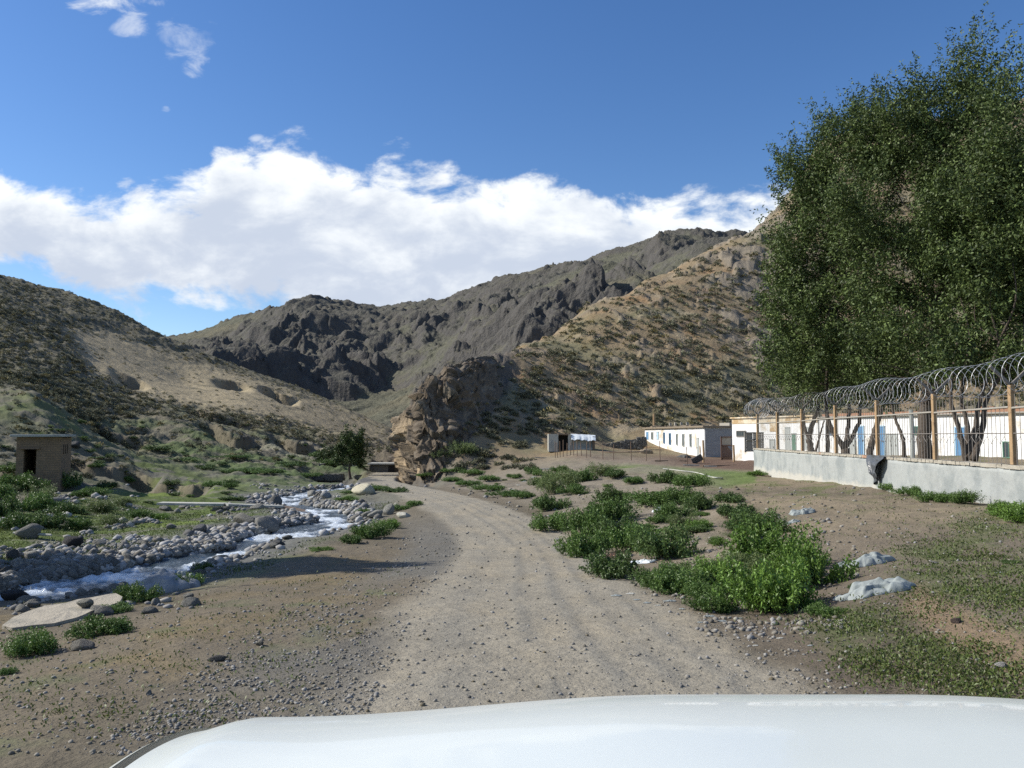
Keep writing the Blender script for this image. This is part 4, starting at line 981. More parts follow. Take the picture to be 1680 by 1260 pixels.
# brown lean-to with dark mud bank at the far end of the barn
def heap(px, py, wpx, hpx, mt, name, label, cat, flat=1.0, seed=1, D=None):
    p, i, j = at(px, py); 
    if D: q = q_of(px, py); p = Vector(((q - 840) / F * D, D, zat((q - 840) / F * D, D)))
    w_ = wpx / F * p.y / 2; h_ = hpx / F * p.y; V, Fc = rock_geo(seed, 4, 1.0, .04); r1 = fbm(V[:, 0] * 2.5 + seed, V[:, 1] * 2.5 + V[:, 2], 4, seed)
    V = V * (.8 + .45 * r1)[:, None]; V[:, 2] = np.maximum(V[:, 2], -.3)
    o = link(name, mesh_np(name, V, Fc, mt), loc=(p.x, p.y + w_ * .5, zat(p.x, p.y + w_ * .5)), label=label, cat=cat); o.scale = (w_, w_ * .8, h_); return o
heap(1060, 741, 26, 11, M['mud'], 'mud_heap', 'brown mud heap at the left end of the white barn', 'heap', seed=801, D=84)
heap(1122, 749, 30, 8, M['rubble'], 'rubble_heap', 'heap of rubble against the white barn front', 'heap', seed=802, D=76)
# leaning board, yard gate, plank panel
def gate(px0, px1, y0, y1, D, name, label, mt, diag, cat='gate'):
    P0 = Vector(wpt(px0, y1, D)); P1 = Vector(wpt(px1, y1, D)); zt_ = wpt(px0, y0, D)[2]; zb_ = P0.z; r = empty(name, (P0.x, P0.y, zb_), label, cat); w_ = P1.x - P0.x; h_ = zt_ - zb_
    m = MB()
    for x in (0, w_ / 2, w_): m.box((P0.x + x, D, zb_ + h_ / 2), .12, .1, h_)
    for z in (0.1, h_ * .62, h_ - .05): m.box((P0.x + w_ / 2, D - .01, zb_ + z), w_, .08, .1)
    child(m, 'frame', mt, r); nb = 9 if px1 - px0 > 33 else 6
    for half in (0, 1):
        m = MB(); x0 = P0.x + half * w_ / 2 + .07; ww = w_ / 2 - .14
        for k in range(-6, nb + 6):                          # diagonal boards clipped to the leaf
            a_ = x0 + ww * k / nb; pts = []; H = h_ * .58; s_ = 1 if (half if diag == 2 else 1) else -1
            xa, xb = a_, a_ + s_ * H * .8; 
            t0, t1 = 0., 1.
            for lim, sg in ((x0, 1), (x0 + ww, -1)):
                fa, fb = (xa - lim) * sg, (xb - lim) * sg
                if fa < 0 and fb < 0: t0, t1 = 1, 0
                elif fa < 0: t0 = max(t0, fa / (fa - fb))
                elif fb < 0: t1 = min(t1, fa / (fa - fb))
            if t1 - t0 > .05:
                za, zb2 = zb_ + .1 + H * t0, zb_ + .1 + H * t1; bw = ww / nb * (.40 if px1 - px0 > 33 else .47)
                A0, A1 = Vector((xa + (xb - xa) * t0, D + .03, za)), Vector((xa + (xb - xa) * t1, D + .03, zb2)); m.quad(A0 + Vector((-bw, 0, 0)), A0 + Vector((bw, 0, 0)), A1 + Vector((bw, 0, 0)), A1 + Vector((-bw, 0, 0)))
                m.quad(A0 + Vector((-bw, .03, 0)), A1 + Vector((-bw, .03, 0)), A1 + Vector((bw, .03, 0)), A0 + Vector((bw, .03, 0)))
        if m.V: child(m, 'board_panel', mt, r)
        child(MB().box((x0 + ww / 2, D + .05, zb_ + h_ * .8), ww * .9, .03, h_ * .3), 'upper_panel', M['greywood'] if half == 0 else mt, r)
gate(1184, 1221, 716, 755, 72, 'wooden_gate', 'dark brown double wooden gate with diagonal boards between barn and fence wall', M['redwood'], 2)
gate(1223, 1252, 709, 742, 64, 'plank_gate', 'grey-brown plank gate standing behind the first fence posts', M['greywood'], 1)
GP = 'wooden posts standing in the yard'
for px, y0, y1, D, r, mt, lb in [(1204, 730, 764, 66, .09, 'postwood', 'pale wooden post in front of the brown double gate'), (1154, 722, 764, 66, .09, 'postwood', 'pale wooden post in front of the barn corner'), (1149, 732, 752, 70, .04, 'rust', 'thin rusty stake beside the pale post at the barn corner'),
                          (1497, 672, 752, 44, .13, 'greydoor', 'grey concrete pole behind the fence left of the thick trunk'), (1664, 697, 752, 38, .14, 'rust', 'short dark post in front of the green-framed window')]:
    P = Vector(wpt(px, y1, D)); P.z = min(P.z, zat(P.x, P.y)) - .1; zt_ = wpt(px, y0, D)[2]
    o = MB().tube([(0, 0, 0), (0.03, 0, (zt_ - P.z) * .5), (0, 0, zt_ - P.z)], [r, r * .95, r * .9], 8).build('post', M[mt], label=lb, cat='post', loc=P, group=GP)
m = MB(); P = Vector(wpt(1144, 763, 65)); P.z = zat(P.x, P.y)
m.box((P.x, P.y, P.z + .32), .9, .06, .55, 0, .4, -.5).build('leaning_board', M['blackplastic'], label='dark board leaning by the pale post at the yard edge', cat='board')
for k, (px, py, w_, mt) in enumerate([(1085, 757, 1.1, 'oldwood'), (1122, 757, .7, 'oldwood'), (1134, 764, 1.2, 'limewash'), (1166, 766, .9, 'limewash'), (1180, 765, 2.6, 'oldwood'), (900, 770, 1.6, 'limewash'), (893, 752, 1.8, 'greywood')]):
    p, i, j = at(px, py); MB().box((0, 0, .05), w_, .12, .08, 0, 0, rr.uniform(-.06, .06)).build('plank', M[mt], loc=(p.x, p.y, p.z), label='loose weathered plank lying at the edge of the brown yard', cat='plank', group='planks lying round the yard').rotation_euler = (0, 0, rr.uniform(-.4, .4))
# yard stakes and rail
YS = 'rusty stakes round the brown yard'
for px in (911, 915, 919, 924, 930, 936, 941, 947, 954, 962, 969, 989, 1006, 1036, 1060, 1083, 1128):
    t = (px - 911) / (1128 - 911); D = 78 - 14 * t + rr.uniform(-.5, .5); yb = 745 + 15 * min(1, t * 1.3); P = Vector(wpt(px, yb, D)); P.z = zat(P.x, P.y) - .1
    h_ = rr.uniform(1.3, 1.8); MB().tube([(0, 0, 0), (rr.uniform(-.08, .08), 0, h_)], .035, 5).build('stake', M['rust'], loc=P, label='thin rusty upright stake fencing the brown yard', cat='stake', group=YS)
pts = [];
for px, py, D in [(972, 741, 82), (1000, 742, 80), (1030, 741.5, 79), (1056, 741, 79)]: pts.append(wpt(px, py, D))
MB().tube(pts, .06, 6).build('yard_rail', M['oldwood'], label='low horizontal wooden rail crossing the back of the brown yard', cat='rail')
pts = [wpt(926, 752, 75), wpt(960, 748, 74), wpt(1000, 750, 71), wpt(1036, 756, 68)]
# dark dry stone wall rising behind the yard
r_ = empty('stone_wall', (8, 90, -2), 'dark dry stone wall sloping up behind the yard left of the barn', 'wall'); m = MB(); nst = 300
for k in range(nst):
    t = rr.random(); lay = rr.random(); px = 978 + 80 * t; D = 92 - 2 * t; yt = 734 - 17 * t; yb = 740 - 6 * t; py = yb + (yt - yb) * lay; P = wpt(px, py, D + rr.uniform(-.1, .1)); m.box(P, rr.uniform(.3, .6), .5, rr.uniform(.2, .35), 0, 0, rr.uniform(-.2, .2), jit=.06)
m.box(wpt(1018, 732, 92.3), 5.6, .2, 1.0, 0, 0, -.17); child(m, 'rubble', M['rubble'], r_)
# hut with plastic sheet
D = 83; r_ = empty('animal_hut', wpt(937, 738, D), 'tumbledown pale hut with a sagging white plastic sheet for a roof, left of the yard', 'hut')
def bx2(px0, px1, y0, y1, D0, dp): a_, b_ = Vector(wpt(px0, y1, D0)), Vector(wpt(px1, y0, D0)); return MB().box(((a_.x + b_.x) / 2, D0 + dp / 2, (a_.z + b_.z) / 2), b_.x - a_.x, dp, b_.z - a_.z)
child(bx2(900, 916, 712, 741, D, 2.4), 'wall', M['limewash'], r_); child(bx2(916.3, 932, 713.5, 740, D + .9, .3), 'opening', M['dark'], r_)  # near-black box fills the gap, painting the shade within the hut
child(bx2(932.3, 938, 713, 741, D, .4), 'wall', M['limewash'], r_); child(bx2(938.3, 972, 720, 741, D + .2, 2.2), 'wall', M['concrete'], r_); child(bx2(972.3, 976, 716, 741, D, .3), 'post', M['oldwood'], r_)
child(bx2(916.3, 932, 711.5, 713.3, D - .1, 2.4), 'lintel', M['oldwood'], r_)
gx, gy = np.meshgrid(np.linspace(0, 1, 26), np.linspace(0, 1, 10)); a_ = Vector(wpt(937, 712, D)); b_ = Vector(wpt(977, 714, D))
X3 = a_.x + (b_.x - a_.x) * gx; Y3 = D - .35 + gy * 2.6; Z3 = a_.z + (b_.z - a_.z) * gx - (1 - sst(gy, 0, .22)) * (.25 + .35 * fbm(gx * 5, gx * 0, 3, 811)) * 1.3 + .14 * (fbm(gx * 6, gy * 4, 4, 813) - .5)
ii = np.arange(260).reshape(10, 26); ff = np.stack([ii[:-1, :-1], ii[:-1, 1:], ii[1:, 1:], ii[1:, :-1]], -1).reshape(-1, 4)
Vt = np.stack([X3, Y3, Z3], -1).reshape(-1, 3) - np.array(r_.location); Vb = Vt - np.array([0, 0, .03])
link('plastic_sheet', mesh_np('plastic_sheet', np.vstack([Vt, Vb]), np.vstack([ff, ff[:, ::-1] + 260]), M['tarp'], smooth=True), r_)
# pale hose on the level grass
hp = [at(px, py)[0] + Vector((0, 0, .05)) for px, py in [(1088, 770), (1105, 772), (1120, 774), (1135, 775.5), (1148, 778), (1160, 782), (1172, 785), (1186, 786)]]
MB().tube(smooth_line([tuple(p) for p in hp], 5), .035, 6).build('water_hose', M['limewash'], smooth=True, label='pale hose lying across the level green grass', cat='hose')

# ---------------------------------------------------------------- concrete fence wall, bar fence, razor wire
fx = lambda y: 12.0 + (y - 20) * .07
WT = -.79; ys_ = np.arange(7.0, 47.61, .35); r_ = empty('concrete_wall', (fx(27), 27, -2), 'long low grey concrete wall carrying the iron bar fence', 'wall')
nyy = len(ys_); rows = [0, .12, .3, .5, .8, 1.2, 1.7]; V = []
for y in ys_:
    for h in rows:
        wv = .03 * (vn(np.array([y * .8]), np.array([h * 2.]), 821)[0] - .5) * 2; V.append((fx(y) + wv, y, WT - h))
V = np.array(V); iw = np.arange(nyy * 7).reshape(nyy, 7); F1 = np.stack([iw[:-1, :-1], iw[:-1, 1:], iw[1:, 1:], iw[1:, :-1]], -1).reshape(-1, 4)
V2 = V + np.array([.28, .02, 0]); nb = len(V); F2 = F1[:, ::-1] + nb; F3 = np.stack([iw[:-1, 0], iw[1:, 0], iw[1:, 0] + nb, iw[:-1, 0] + nb], -1); F4 = np.stack([iw[-1, :-1], iw[-1, 1:], iw[-1, 1:] + nb, iw[-1, :-1] + nb], -1); F5 = np.stack([iw[0, :-1], iw[0, 1:], iw[0, 1:] + nb, iw[0, :-1] + nb], -1)[:, ::-1]
def limeband(m):
    """pale washed foot and darker damp streaks of the wall's own render"""
    T = NT(m.node_tree); b = m.node_tree.nodes['Principled BSDF']; old = b.inputs['Base Color'].links[0].from_socket; tc_ = T.node('ShaderNodeTexCoord'); sp = T.node('ShaderNodeSeparateXYZ'); T.l.new(tc_.outputs['Object'], sp.inputs[0])
    mp_ = T.node('ShaderNodeMapping'); mp_.inputs['Scale'].default_value = (1, 1, .25); T.l.new(tc_.outputs['Object'], mp_.inputs[0]); st = T.noise(mp_.outputs[0], 2.2, 5, .6)
    c = T.mix(T.math('MULTIPLY', T.ramp(st, .5, .7), .35), old, (.20, .215, .22)); nz = T.noise(tc_.outputs['Object'], 1.1, 5, .6)
    f = T.ramp(T.math('ADD', sp.outputs[2], T.math('MULTIPLY', nz, .9)), .78, .55); T.put(b.inputs['Base Color'], T.mix(T.math('MULTIPLY', f, .8), c, (.47, .45, .39)))
limeband(M['concrete'].copy() if False else M['concrete'])
M['wallconc'] = M['concrete']; 
o = link('wall_face', mesh_np('wall_face', np.vstack([V, V2]) - np.array([fx(27), 27, -2]), np.vstack([F1, F2, F3, F4, F5]), M['wallconc']), r_)
m = MB()
for k in range(int(40.5 / .27)):
    y = 7.1 + k * .27
    if y > 47.5: break
    m.box((fx(y) + .13, y, WT + .045), .34, .258, .088, -.07, 0, 0, jit=.012)
child(m, 'coping', M['coping'], r_)
r_ = empty('bar_fence', (fx(27) + .14, 27, WT + .09), 'tall iron bar fence on yellow-brown posts along the top of the concrete wall', 'fence')
PY_ = [11.0, 15.5, 19.95, 24.2, 28.7, 33.2, 38.0, 42.5, 47.0]; zt0 = WT + .09
for y in PY_:
    x = fx(y) + .12; po = child(MB().box((x, y, (zt0 + 1.23) / 2), .12, .12, 1.23 - zt0, .07), 'post', M['postwood'], r_, bevel=.01)
    m = MB()
    for sx in (-1, 1): m.box((x + sx * .26, y, 1.23 + .24), .07, .05, .62, 0, 0, sx * .82)
    sub(m, 'bracket', M['iron'], po, r_)
for y0, y1 in zip(PY_[:-1], PY_[1:]):
    m = MB(); nbar = max(8, int((y1 - y0 - .2) / .195))
    for k in range(nbar):
        y = y0 + .15 + (y1 - y0 - .3) * k / (nbar - 1); x = fx(y) + .12; l_ = rr.uniform(-.012, .012)
        m.tube([(x, y, zt0), (x + l_, y + l_, 1.02 + rr.uniform(-.02, .02))], .0085, 4)
        y2 = y + (y1 - y0 - .3) / (nbar - 1) / 2
        if k < nbar - 1: m.tube([(x - .012, y, -.02 if k % 2 else -.2), (x - .012, y + (y1 - y0 - .3) / (nbar - 1), -.2 if k % 2 else -.02)], .006, 4)
    child(m, 'bar_panel', M['iron'], r_)
    child(MB().tube([(fx(y0) + .09, y0 + .07, .70 + rr.uniform(-.02, .02)), (fx(y1) + .09, y1 - .07, .70 + rr.uniform(-.03, .03))], .028, 6), 'rail', M['greywood'], r_)
    child(MB().tube([(fx(y0) + .10, y0 + .07, .06), (fx(y1) + .10, y1 - .07, .06)], .014, 5), 'rail', M['iron'], r_)
# razor wire
m = MB(); pts = []; y = 8.0; th = 0; rad_ = []
while y < 48.2:
    kk = math.sin(y * .7) * .025; Rr = .42 + kk + (.10 if y > 43 else 0); cz2 = 1.47 + .05 * math.sin(y * 1.4) + (.05 if y > 43 else 0)
    pts.append((fx(y) + .12 + Rr * math.cos(th), y, cz2 + Rr * math.sin(th))); rad_.append(.0078 if len(pts) % 2 else .0035); th += 2 * math.pi / 30; y += (.40 + .06 * math.sin(y * .6)) / 30
m.tube(pts, rad_, 4); pts = []; y = 44.0; th = 1.0; rad_ = []
while y < 48.2:
    Rr = .43 + math.sin(y * .8 + 2) * .02 + (.10 if y > 43 else 0); cz2 = 1.45 + .05 * math.sin(y * 1.2 + 1)
    pts.append((fx(y) + .12 - Rr * math.cos(th), y, cz2 + Rr * math.sin(th))); rad_.append(.009 if len(pts) % 2 else .004); th += 2 * math.pi / 28; y += .72 / 28
m.tube(pts, rad_, 4)
o = m.build('razor_wire', M['wire'], label='coils of galvanised razor wire running along the top of the bar fence', cat='razor wire')
# black plastic hanging over the wall
ny2, nh = 16, 18; V = []
for a2 in range(ny2):
    t = a2 / (ny2 - 1); y = 27.55 + t * 1.5
    for b2 in range(nh):
        h = b2 / (nh - 1); len_ = 1.02 * (1 - .35 * abs(t - .45) * 2); z = WT + .12 - h * len_; fold = .10 * math.sin(t * 13 + h * 3) * (.25 + h) + .16 * (float(vn(np.array([t * 3.1]), np.array([h * 4.2]), 77)[0]) - .3); V.append((fx(y) - .08 - abs(fold) - .10 * math.sin(h * 3.14), y + h * (.5 - t) * (.5 + .6 * math.sin(h * 2)), z))
V = np.array(V); ii = np.arange(ny2 * nh).reshape(ny2, nh); ff = np.stack([ii[:-1, :-1], ii[:-1, 1:], ii[1:, 1:], ii[1:, :-1]], -1).reshape(-1, 4)
link('plastic_bag', mesh_np('plastic_bag', np.vstack([V, V + np.array([.05, 0, 0])]), np.vstack([ff, ff[:, ::-1] + len(V)]), M['blackplastic'], smooth=True), label='torn black plastic sheet hanging over the concrete wall', cat='plastic sheet')

# ---------------------------------------------------------------- brick shed, ruins, bridge, slab on the left
def zb(px, py, D): return wpt(px, py, D)[2]
r_ = empty('brick_shed', wpt(70, 796, 44.5), 'small brown brick shed with a dark doorway and flat slab roof on the left slope', 'shed')
xa, xc, xe = wpt(27, 720, 44)[0], wpt(101, 720, 43.2)[0], wpt(117, 720, 45.6)[0]
Bq = (xc, 43.2); Aq = (xc - 2.05 * .94, 43.2 - 2.05 * .34); A, B, u, n = wall_frame(Aq, Bq); rz = math.atan2(u.y, u.x); zt_ = zb(100, 717, 43.5); L = (B - A).length
# walls with a real doorway
p0 = hit(39, 737, A, n); p1 = hit(59, 764, A, n); s0, s1 = (p0 - A).dot(u), (p1 - A).dot(u); dzt, dzb = p0.z, p1.z - .45; zbot = -3.6
m = MB()
def seg_(s_a, s_b, z_a, z_b, th=.3): c = A + u * (s_a + s_b) / 2 - n * th / 2; m.box((c.x, c.y, (z_a + z_b) / 2), s_b - s_a, th, z_b - z_a, rz)
seg_(0, s0, zbot, zt_); seg_(s1, L, zbot, zt_); seg_(s0, s1, dzt, zt_); seg_(s0, s1, zbot, dzb)
vv = -n; dpt = 3.0
E2 = B + vv * dpt; n2 = Vector((vv.y, -vv.x, 0)); c = B + vv * (dpt / 2 + .16) - n2 * .15 * (1 if n2.x > 0 else -1); m.box((c.x, c.y, (zbot + zt_) / 2 - .02), dpt, .3, zt_ - zbot - .04, math.atan2(vv.y, vv.x))
c = A + vv * (dpt / 2 + .16) + u * .15; m.box((c.x, c.y, (zbot + zt_) / 2 - .02), dpt, .3, zt_ - zbot - .04, math.atan2(vv.y, vv.x))
c = (A + B) / 2 + vv * (dpt + .1); m.box((c.x, c.y, (zbot + zt_) / 2), L, .3, zt_ - zbot, rz)
child(m, 'wall', M['brick'], r_)
c = (A + B) / 2 + vv * dpt / 2; child(MB().box((c.x - .03, c.y, zt_ + .07), L + .5, dpt + .55, .13, rz), 'roof', M['concrete'], r_, bevel=.02)
c = A + u * (s0 + s1) / 2 + vv * .02; q = c + Vector((0, 0, dzt + .05)); child(MB().box((q.x, q.y - .0, q.z), s1 - s0 + .3, .34, .1, rz), 'lintel', M['oldwood'], r_)
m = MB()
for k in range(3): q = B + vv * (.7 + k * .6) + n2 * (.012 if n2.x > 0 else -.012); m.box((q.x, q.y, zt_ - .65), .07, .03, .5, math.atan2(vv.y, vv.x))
child(m, 'vent', M['dark'], r_)  # near-black boxes on the wall paint the shade in the slits
def ruin(px0, px1, y0, y1, D, name, label, dp=2.2, roof=None, dark=None, mt='rubble', slope_=0, cat='ruin'):
    a_, b_ = Vector(wpt(px0, y1, D)), Vector(wpt(px1, y0, D)); r = empty(name, ((a_.x + b_.x) / 2, D, a_.z), label, cat); w_ = b_.x - a_.x; h_ = b_.z - a_.z; nn = 14; m = MB()
    for k in range(nn):
        hh = h_ * (1 - rr.uniform(0, .16) - slope_ * k / nn) if not roof else h_
        m.box((a_.x + w_ * (k + .5) / nn, D + .2, a_.z + hh / 2 - .4), w_ / nn * 1.0 - .002, .4 + .02 * (k % 2), hh + .8)
    for sx in (0.0, 1.0): 
        m.box((a_.x + w_ * sx, D + dp / 2 + .45, a_.z + h_ * .42 - .4), .35, dp, h_ * .84 + .8)
    m.box((a_.x + w_ / 2, D + dp + .7, a_.z + h_ * .42 - .4), w_, .35, h_ * .84 + .8)
    child(m, 'wall', M[mt], r)
    if roof: child(MB().box((a_.x + w_ / 2, D + dp / 2 + .2, b_.z + .08), w_ + .5, dp + 1.2, .16), 'roof', M[roof], r)
    if dark: p_, q_2 = Vector(wpt(dark[0], dark[3], D)), Vector(wpt(dark[1], dark[2], D)); child(MB().box(((p_.x + q_2.x) / 2, D - .02, (p_.z + q_2.z) / 2), q_2.x - p_.x, .05, q_2.z - p_.z), 'opening', M['dark'], r)  # flat near-black box on the wall paints the shade of the opening
ruin(507, 524, 758, 780, 100, 'stone_ruin', 'dark square ruined stone hut left of the lone tree', slope_=.3)
ruin(468, 491, 757, 780, 104, 'stone_ruin', 'low crumbling ruin wall furthest left in the valley bottom', slope_=.5)
ruin(607, 648, 762, 780, 100, 'flat_roofed_hut', 'low pale-roofed stone hut with a dark opening right of the lone tree', roof='limewash', dark=(637, 648, 764, 776), cat='hut')
m = MB()
for k in range(240):
    t = rr.random(); P = wpt(508 + t * 54, 783 - rr.random() * 7 + 2, 92 + rr.uniform(-.2, .2)); m.box((P[0], P[1], P[2] - .1), rr.uniform(.3, .6), .5, rr.uniform(.2, .35), jit=.06)
P = wpt(535, 785, 92.4); m.box(P, 3.7, .3, .9); m.build('field_wall', M['rubble'], label='low dark stone wall in front of the lone tree', cat='wall')
m = MB()
for k in range(160):
    t = rr.random(); P = wpt(585 + t * 60, 784 - rr.random() * 6 + 1, 94 + rr.uniform(-.2, .2)); m.box((P[0], P[1], P[2] - .1), rr.uniform(.3, .6), .5, rr.uniform(.2, .35), jit=.06)
m.build('field_wall', M['rubble'], label='low broken stone wall below the pale-roofed hut', cat='wall')
# plank footbridge
r_ = empty('footbridge', wpt(463, 836, 41), 'narrow concrete and plank footbridge crossing the stream in two sagging spans', 'bridge')
def dk(px, py, up): p = at(px, py + 3)[0]; D_ = p.y - 1.6; return wpt(px, py, D_)
def span(a_, b_, w_, th, mt, nm):
    a_, b_ = Vector(a_), Vector(b_); d_ = b_ - a_; s_ = Vector((-d_.y, d_.x, 0)).normalized() * w_ / 2; k = Vector((0, 0, th)); m = MB(); nb_ = 8
    for i in range(nb_):
        p, q = a_ + d_ * (i / nb_), a_ + d_ * ((i + .985) / nb_); b = len(m.V)
        m.V += [tuple(v_) for v_ in (p - s_, p + s_, q + s_, q - s_, p - s_ - k, p + s_ - k, q + s_ - k, q - s_ - k)]
        m.F += [tuple(b + t for t in f) for f in ((0, 1, 2, 3), (7, 6, 5, 4), (0, 3, 7, 4), (1, 5, 6, 2), (0, 4, 5, 1), (2, 6, 7, 3))]
    child(m, nm, mt, r_)
span(dk(262, 824, 0), dk(370, 825.5, 0), .7, .10, M['limewash'], 'deck'); span(dk(371, 826, 0), dk(463, 829.5, 0), .7, .10, M['limewash'], 'deck'); span(dk(464, 830, 0), dk(540, 846.5, 0), .55, .12, M['oldwood'], 'plank_deck')
for px, D, w_ in ((366, 43, 1.0), (400, 42.8, .9), (440, 42.3, 1.6), (462, 42.1, .8)):
    P = dk(px, 829 + (px - 366) / 30, 0); m = MB()
    for k in range(22): m.box((P[0] + rr.uniform(-w_, w_) * .5, P[1] + rr.uniform(-.4, .4), P[2] - .12 - rr.random() * .55), rr.uniform(.2, .4), rr.uniform(.2, .4), rr.uniform(.14, .24), rr.uniform(0, 3), jit=.05)
    child(m, 'pier', M['rubble'], r_)
P = wpt(600, 829, 39); MB().tube([(0, 0, 0), (1.5, .1, .02)], .04, 6).build('pale_pole', M['limewash'], loc=wpt(582, 829, 40), label='pale pole lying on the stones right of the stream', cat='pole')
MB().tube([(0, 0, 0), (1.3, -.35, -.02)], .035, 6).build('pale_pole', M['limewash'], loc=at(22, 880)[0] + Vector((0, 0, .1)), label='pale branch lying in front of the flat-topped dark boulder', cat='pole')
# broken concrete slab
zs = -2.2; top_ = [(3, 1026), (22, 1012), (45, 1003), (62, 997), (78, 993), (108, 989), (128, 983), (150, 980), (175, 975), (190, 973), (201, 979), (196, 988), (175, 994), (150, 1002), (138, 1008), (125, 1013), (105, 1018), (90, 1022), (70, 1024), (50, 1026), (20, 1030)]
m = MB(); tp = []
for px, py in top_: u3, f3, z3 = pix_dir(px, py); t = zs / z3; tp.append(Vector((u3 * t, f3 * t, zs)))
nT = len(tp); cen = sum(tp, Vector()) / nT; bt = [cen + (p - cen) * (.93 + rr.uniform(-.04, .05)) + Vector((0, 0, -.30 + rr.uniform(-.05, .05))) for p in tp]; md = [cen + (p - cen) * (1.0 + rr.uniform(-.03, .02)) + Vector((0, 0, -.08 + rr.uniform(-.02, .02))) for p in tp]
inn = [cen + (p - cen) * .6 + Vector((0, 0, rr.uniform(-.012, .012))) for p in tp]
m.V = [tuple(v_) for v_ in tp + md + bt + inn + [cen]]
for k in range(nT):
    j = (k + 1) % nT; m.F += [(k, j, nT + j, nT + k), (nT + k, nT + j, 2 * nT + j, 2 * nT + k), (j, k, 3 * nT + k, 3 * nT + j), (3 * nT + j, 3 * nT + k, 4 * nT)]
M['slab'] = mat('old_concrete', (.36, .32, .25), .92, bump=[(5, .03), (40, .008)], var=[(3, .14), (22, .12)], two=((.27, .25, .2), 2.2, .5, .65))
m.build('concrete_slab', M['slab'], label='broken flat concrete slab overhanging the bank beside the rapids', cat='slab')
o = stone(138, 996, 28, 14, 'small dark rock sitting on the broken concrete slab', None, tint=(.22, .21, .17), k=3); o.location.z = zs + .05; q = pix_dir(138, 996); t = zs / q[2]; o.location.x = q[0] * t; o.location.y = q[1] * t

# ---------------------------------------------------------------- sacks and scraps
def cloth(px, py, wpx, hpx, mt, name, label, cat, seed, dep=.55, group=None, tilt=0.0):
    p, i, j = at(px, py); D = p.y; W2 = wpx / F * D / 2; H = hpx / F * D; n_ = 64; g = np.linspace(-1, 1, n_); gx, gy = np.meshgrid(g, g); r = np.hypot(gx, gy); a_ = np.arctan2(gy, gx)
    sx, sy = gx * np.sqrt(1 - gy * gy / 2), gy * np.sqrt(1 - gx * gx / 2); rad = np.hypot(sx, sy); lobe = 1 + .38 * (fbm(np.cos(a_) * 1.6 + seed, np.sin(a_) * 1.6, 3, seed) - .5) * 2
    X4 = sx * lobe * W2; Y4 = sy * lobe * W2 * dep; fold = ridged(sx * 1.25 + seed + sy * .6, sy * .9 - sx * .4, 4, seed + 3, .42); body = np.sqrt(np.clip(1 - rad ** 2.2, 0, 1))
    Z4 = .28 + .45 * fold + .42 * facets(sx + .2 * fold + seed, sy, .62, seed + 6) + .18 * facets(sx + seed, sy + .15 * fold, .28, seed + 9)
    for _ in range(3): Z4 = (Z4 + np.roll(Z4, 1, 0) + np.roll(Z4, -1, 0) + np.roll(Z4, 1, 1) + np.roll(Z4, -1, 1)) / 5
    Z4 = H * .42 * body * np.clip(Z4, .05, 1.5) + .004
    base = np.array([[zat(p.x + X4.flat[k], p.y + W2 * dep * .6 + Y4.flat[k]) for k in range(n_ * n_)]]).reshape(n_, n_)
    V = np.stack([X4, Y4 + W2 * dep * .6, Z4 + base - p.z], -1).reshape(-1, 3); ii = np.arange(n_ * n_).reshape(n_, n_); ff = np.stack([ii[:-1, :-1], ii[:-1, 1:], ii[1:, 1:], ii[1:, :-1]], -1).reshape(-1, 4)
    return link(name, mesh_np(name, V, ff, mt, smooth=True), loc=p, label=label, cat=cat, group=group)
cloth(1443, 974, 122, 62, M['sack'], 'woven_sack', 'larger grey woven sack lying crumpled right of the lime-green weeds', 'sack', 11)
cloth(1424, 928, 92, 44, M['sack'], 'woven_sack', 'smaller grey woven sack lying just behind the larger one', 'sack', 23)
cloth(1318, 843, 42, 26, M['sack'], 'woven_sack', 'pale sack scrap lying on bare dirt uphill from the green clump', 'sack', 35)
cloth(1300, 858, 30, 14, M['sack'], 'woven_sack', 'grey sack scrap tucked behind the top of the big green clump', 'sack', 41)
cloth(258, 972, 120, 78, M['greysack'], 'grey_sack', 'large dark grey sack half buried in weeds on the stream bank', 'sack', 53)
cloth(300, 962, 56, 62, M['sack'], 'plastic_sheet', 'pale plastic sheet bulging from the right end of the dark sack', 'plastic sheet', 59)
cloth(1088, 838, 34, 20, M['tarp'], 'plastic_sheet', 'pale crumpled plastic sheet on the scree among the weeds', 'plastic sheet', 61)
cloth(1056, 924, 46, 16, M['tarp'], 'plastic_sheet', 'torn white plastic lying on the dark weeds near the road', 'plastic sheet', 67)
cloth(1004, 916, 24, 22, M['orange'], 'orange_scrap', 'orange and cream scrap caught in the weeds beside the road', 'scrap', 71)
cloth(1025, 852, 20, 14, M['greysack'], 'plastic_sheet', 'grey scrap between the dark bushes of the scree', 'plastic sheet', 73)
LG = 'pale litter along the right edge of the road'
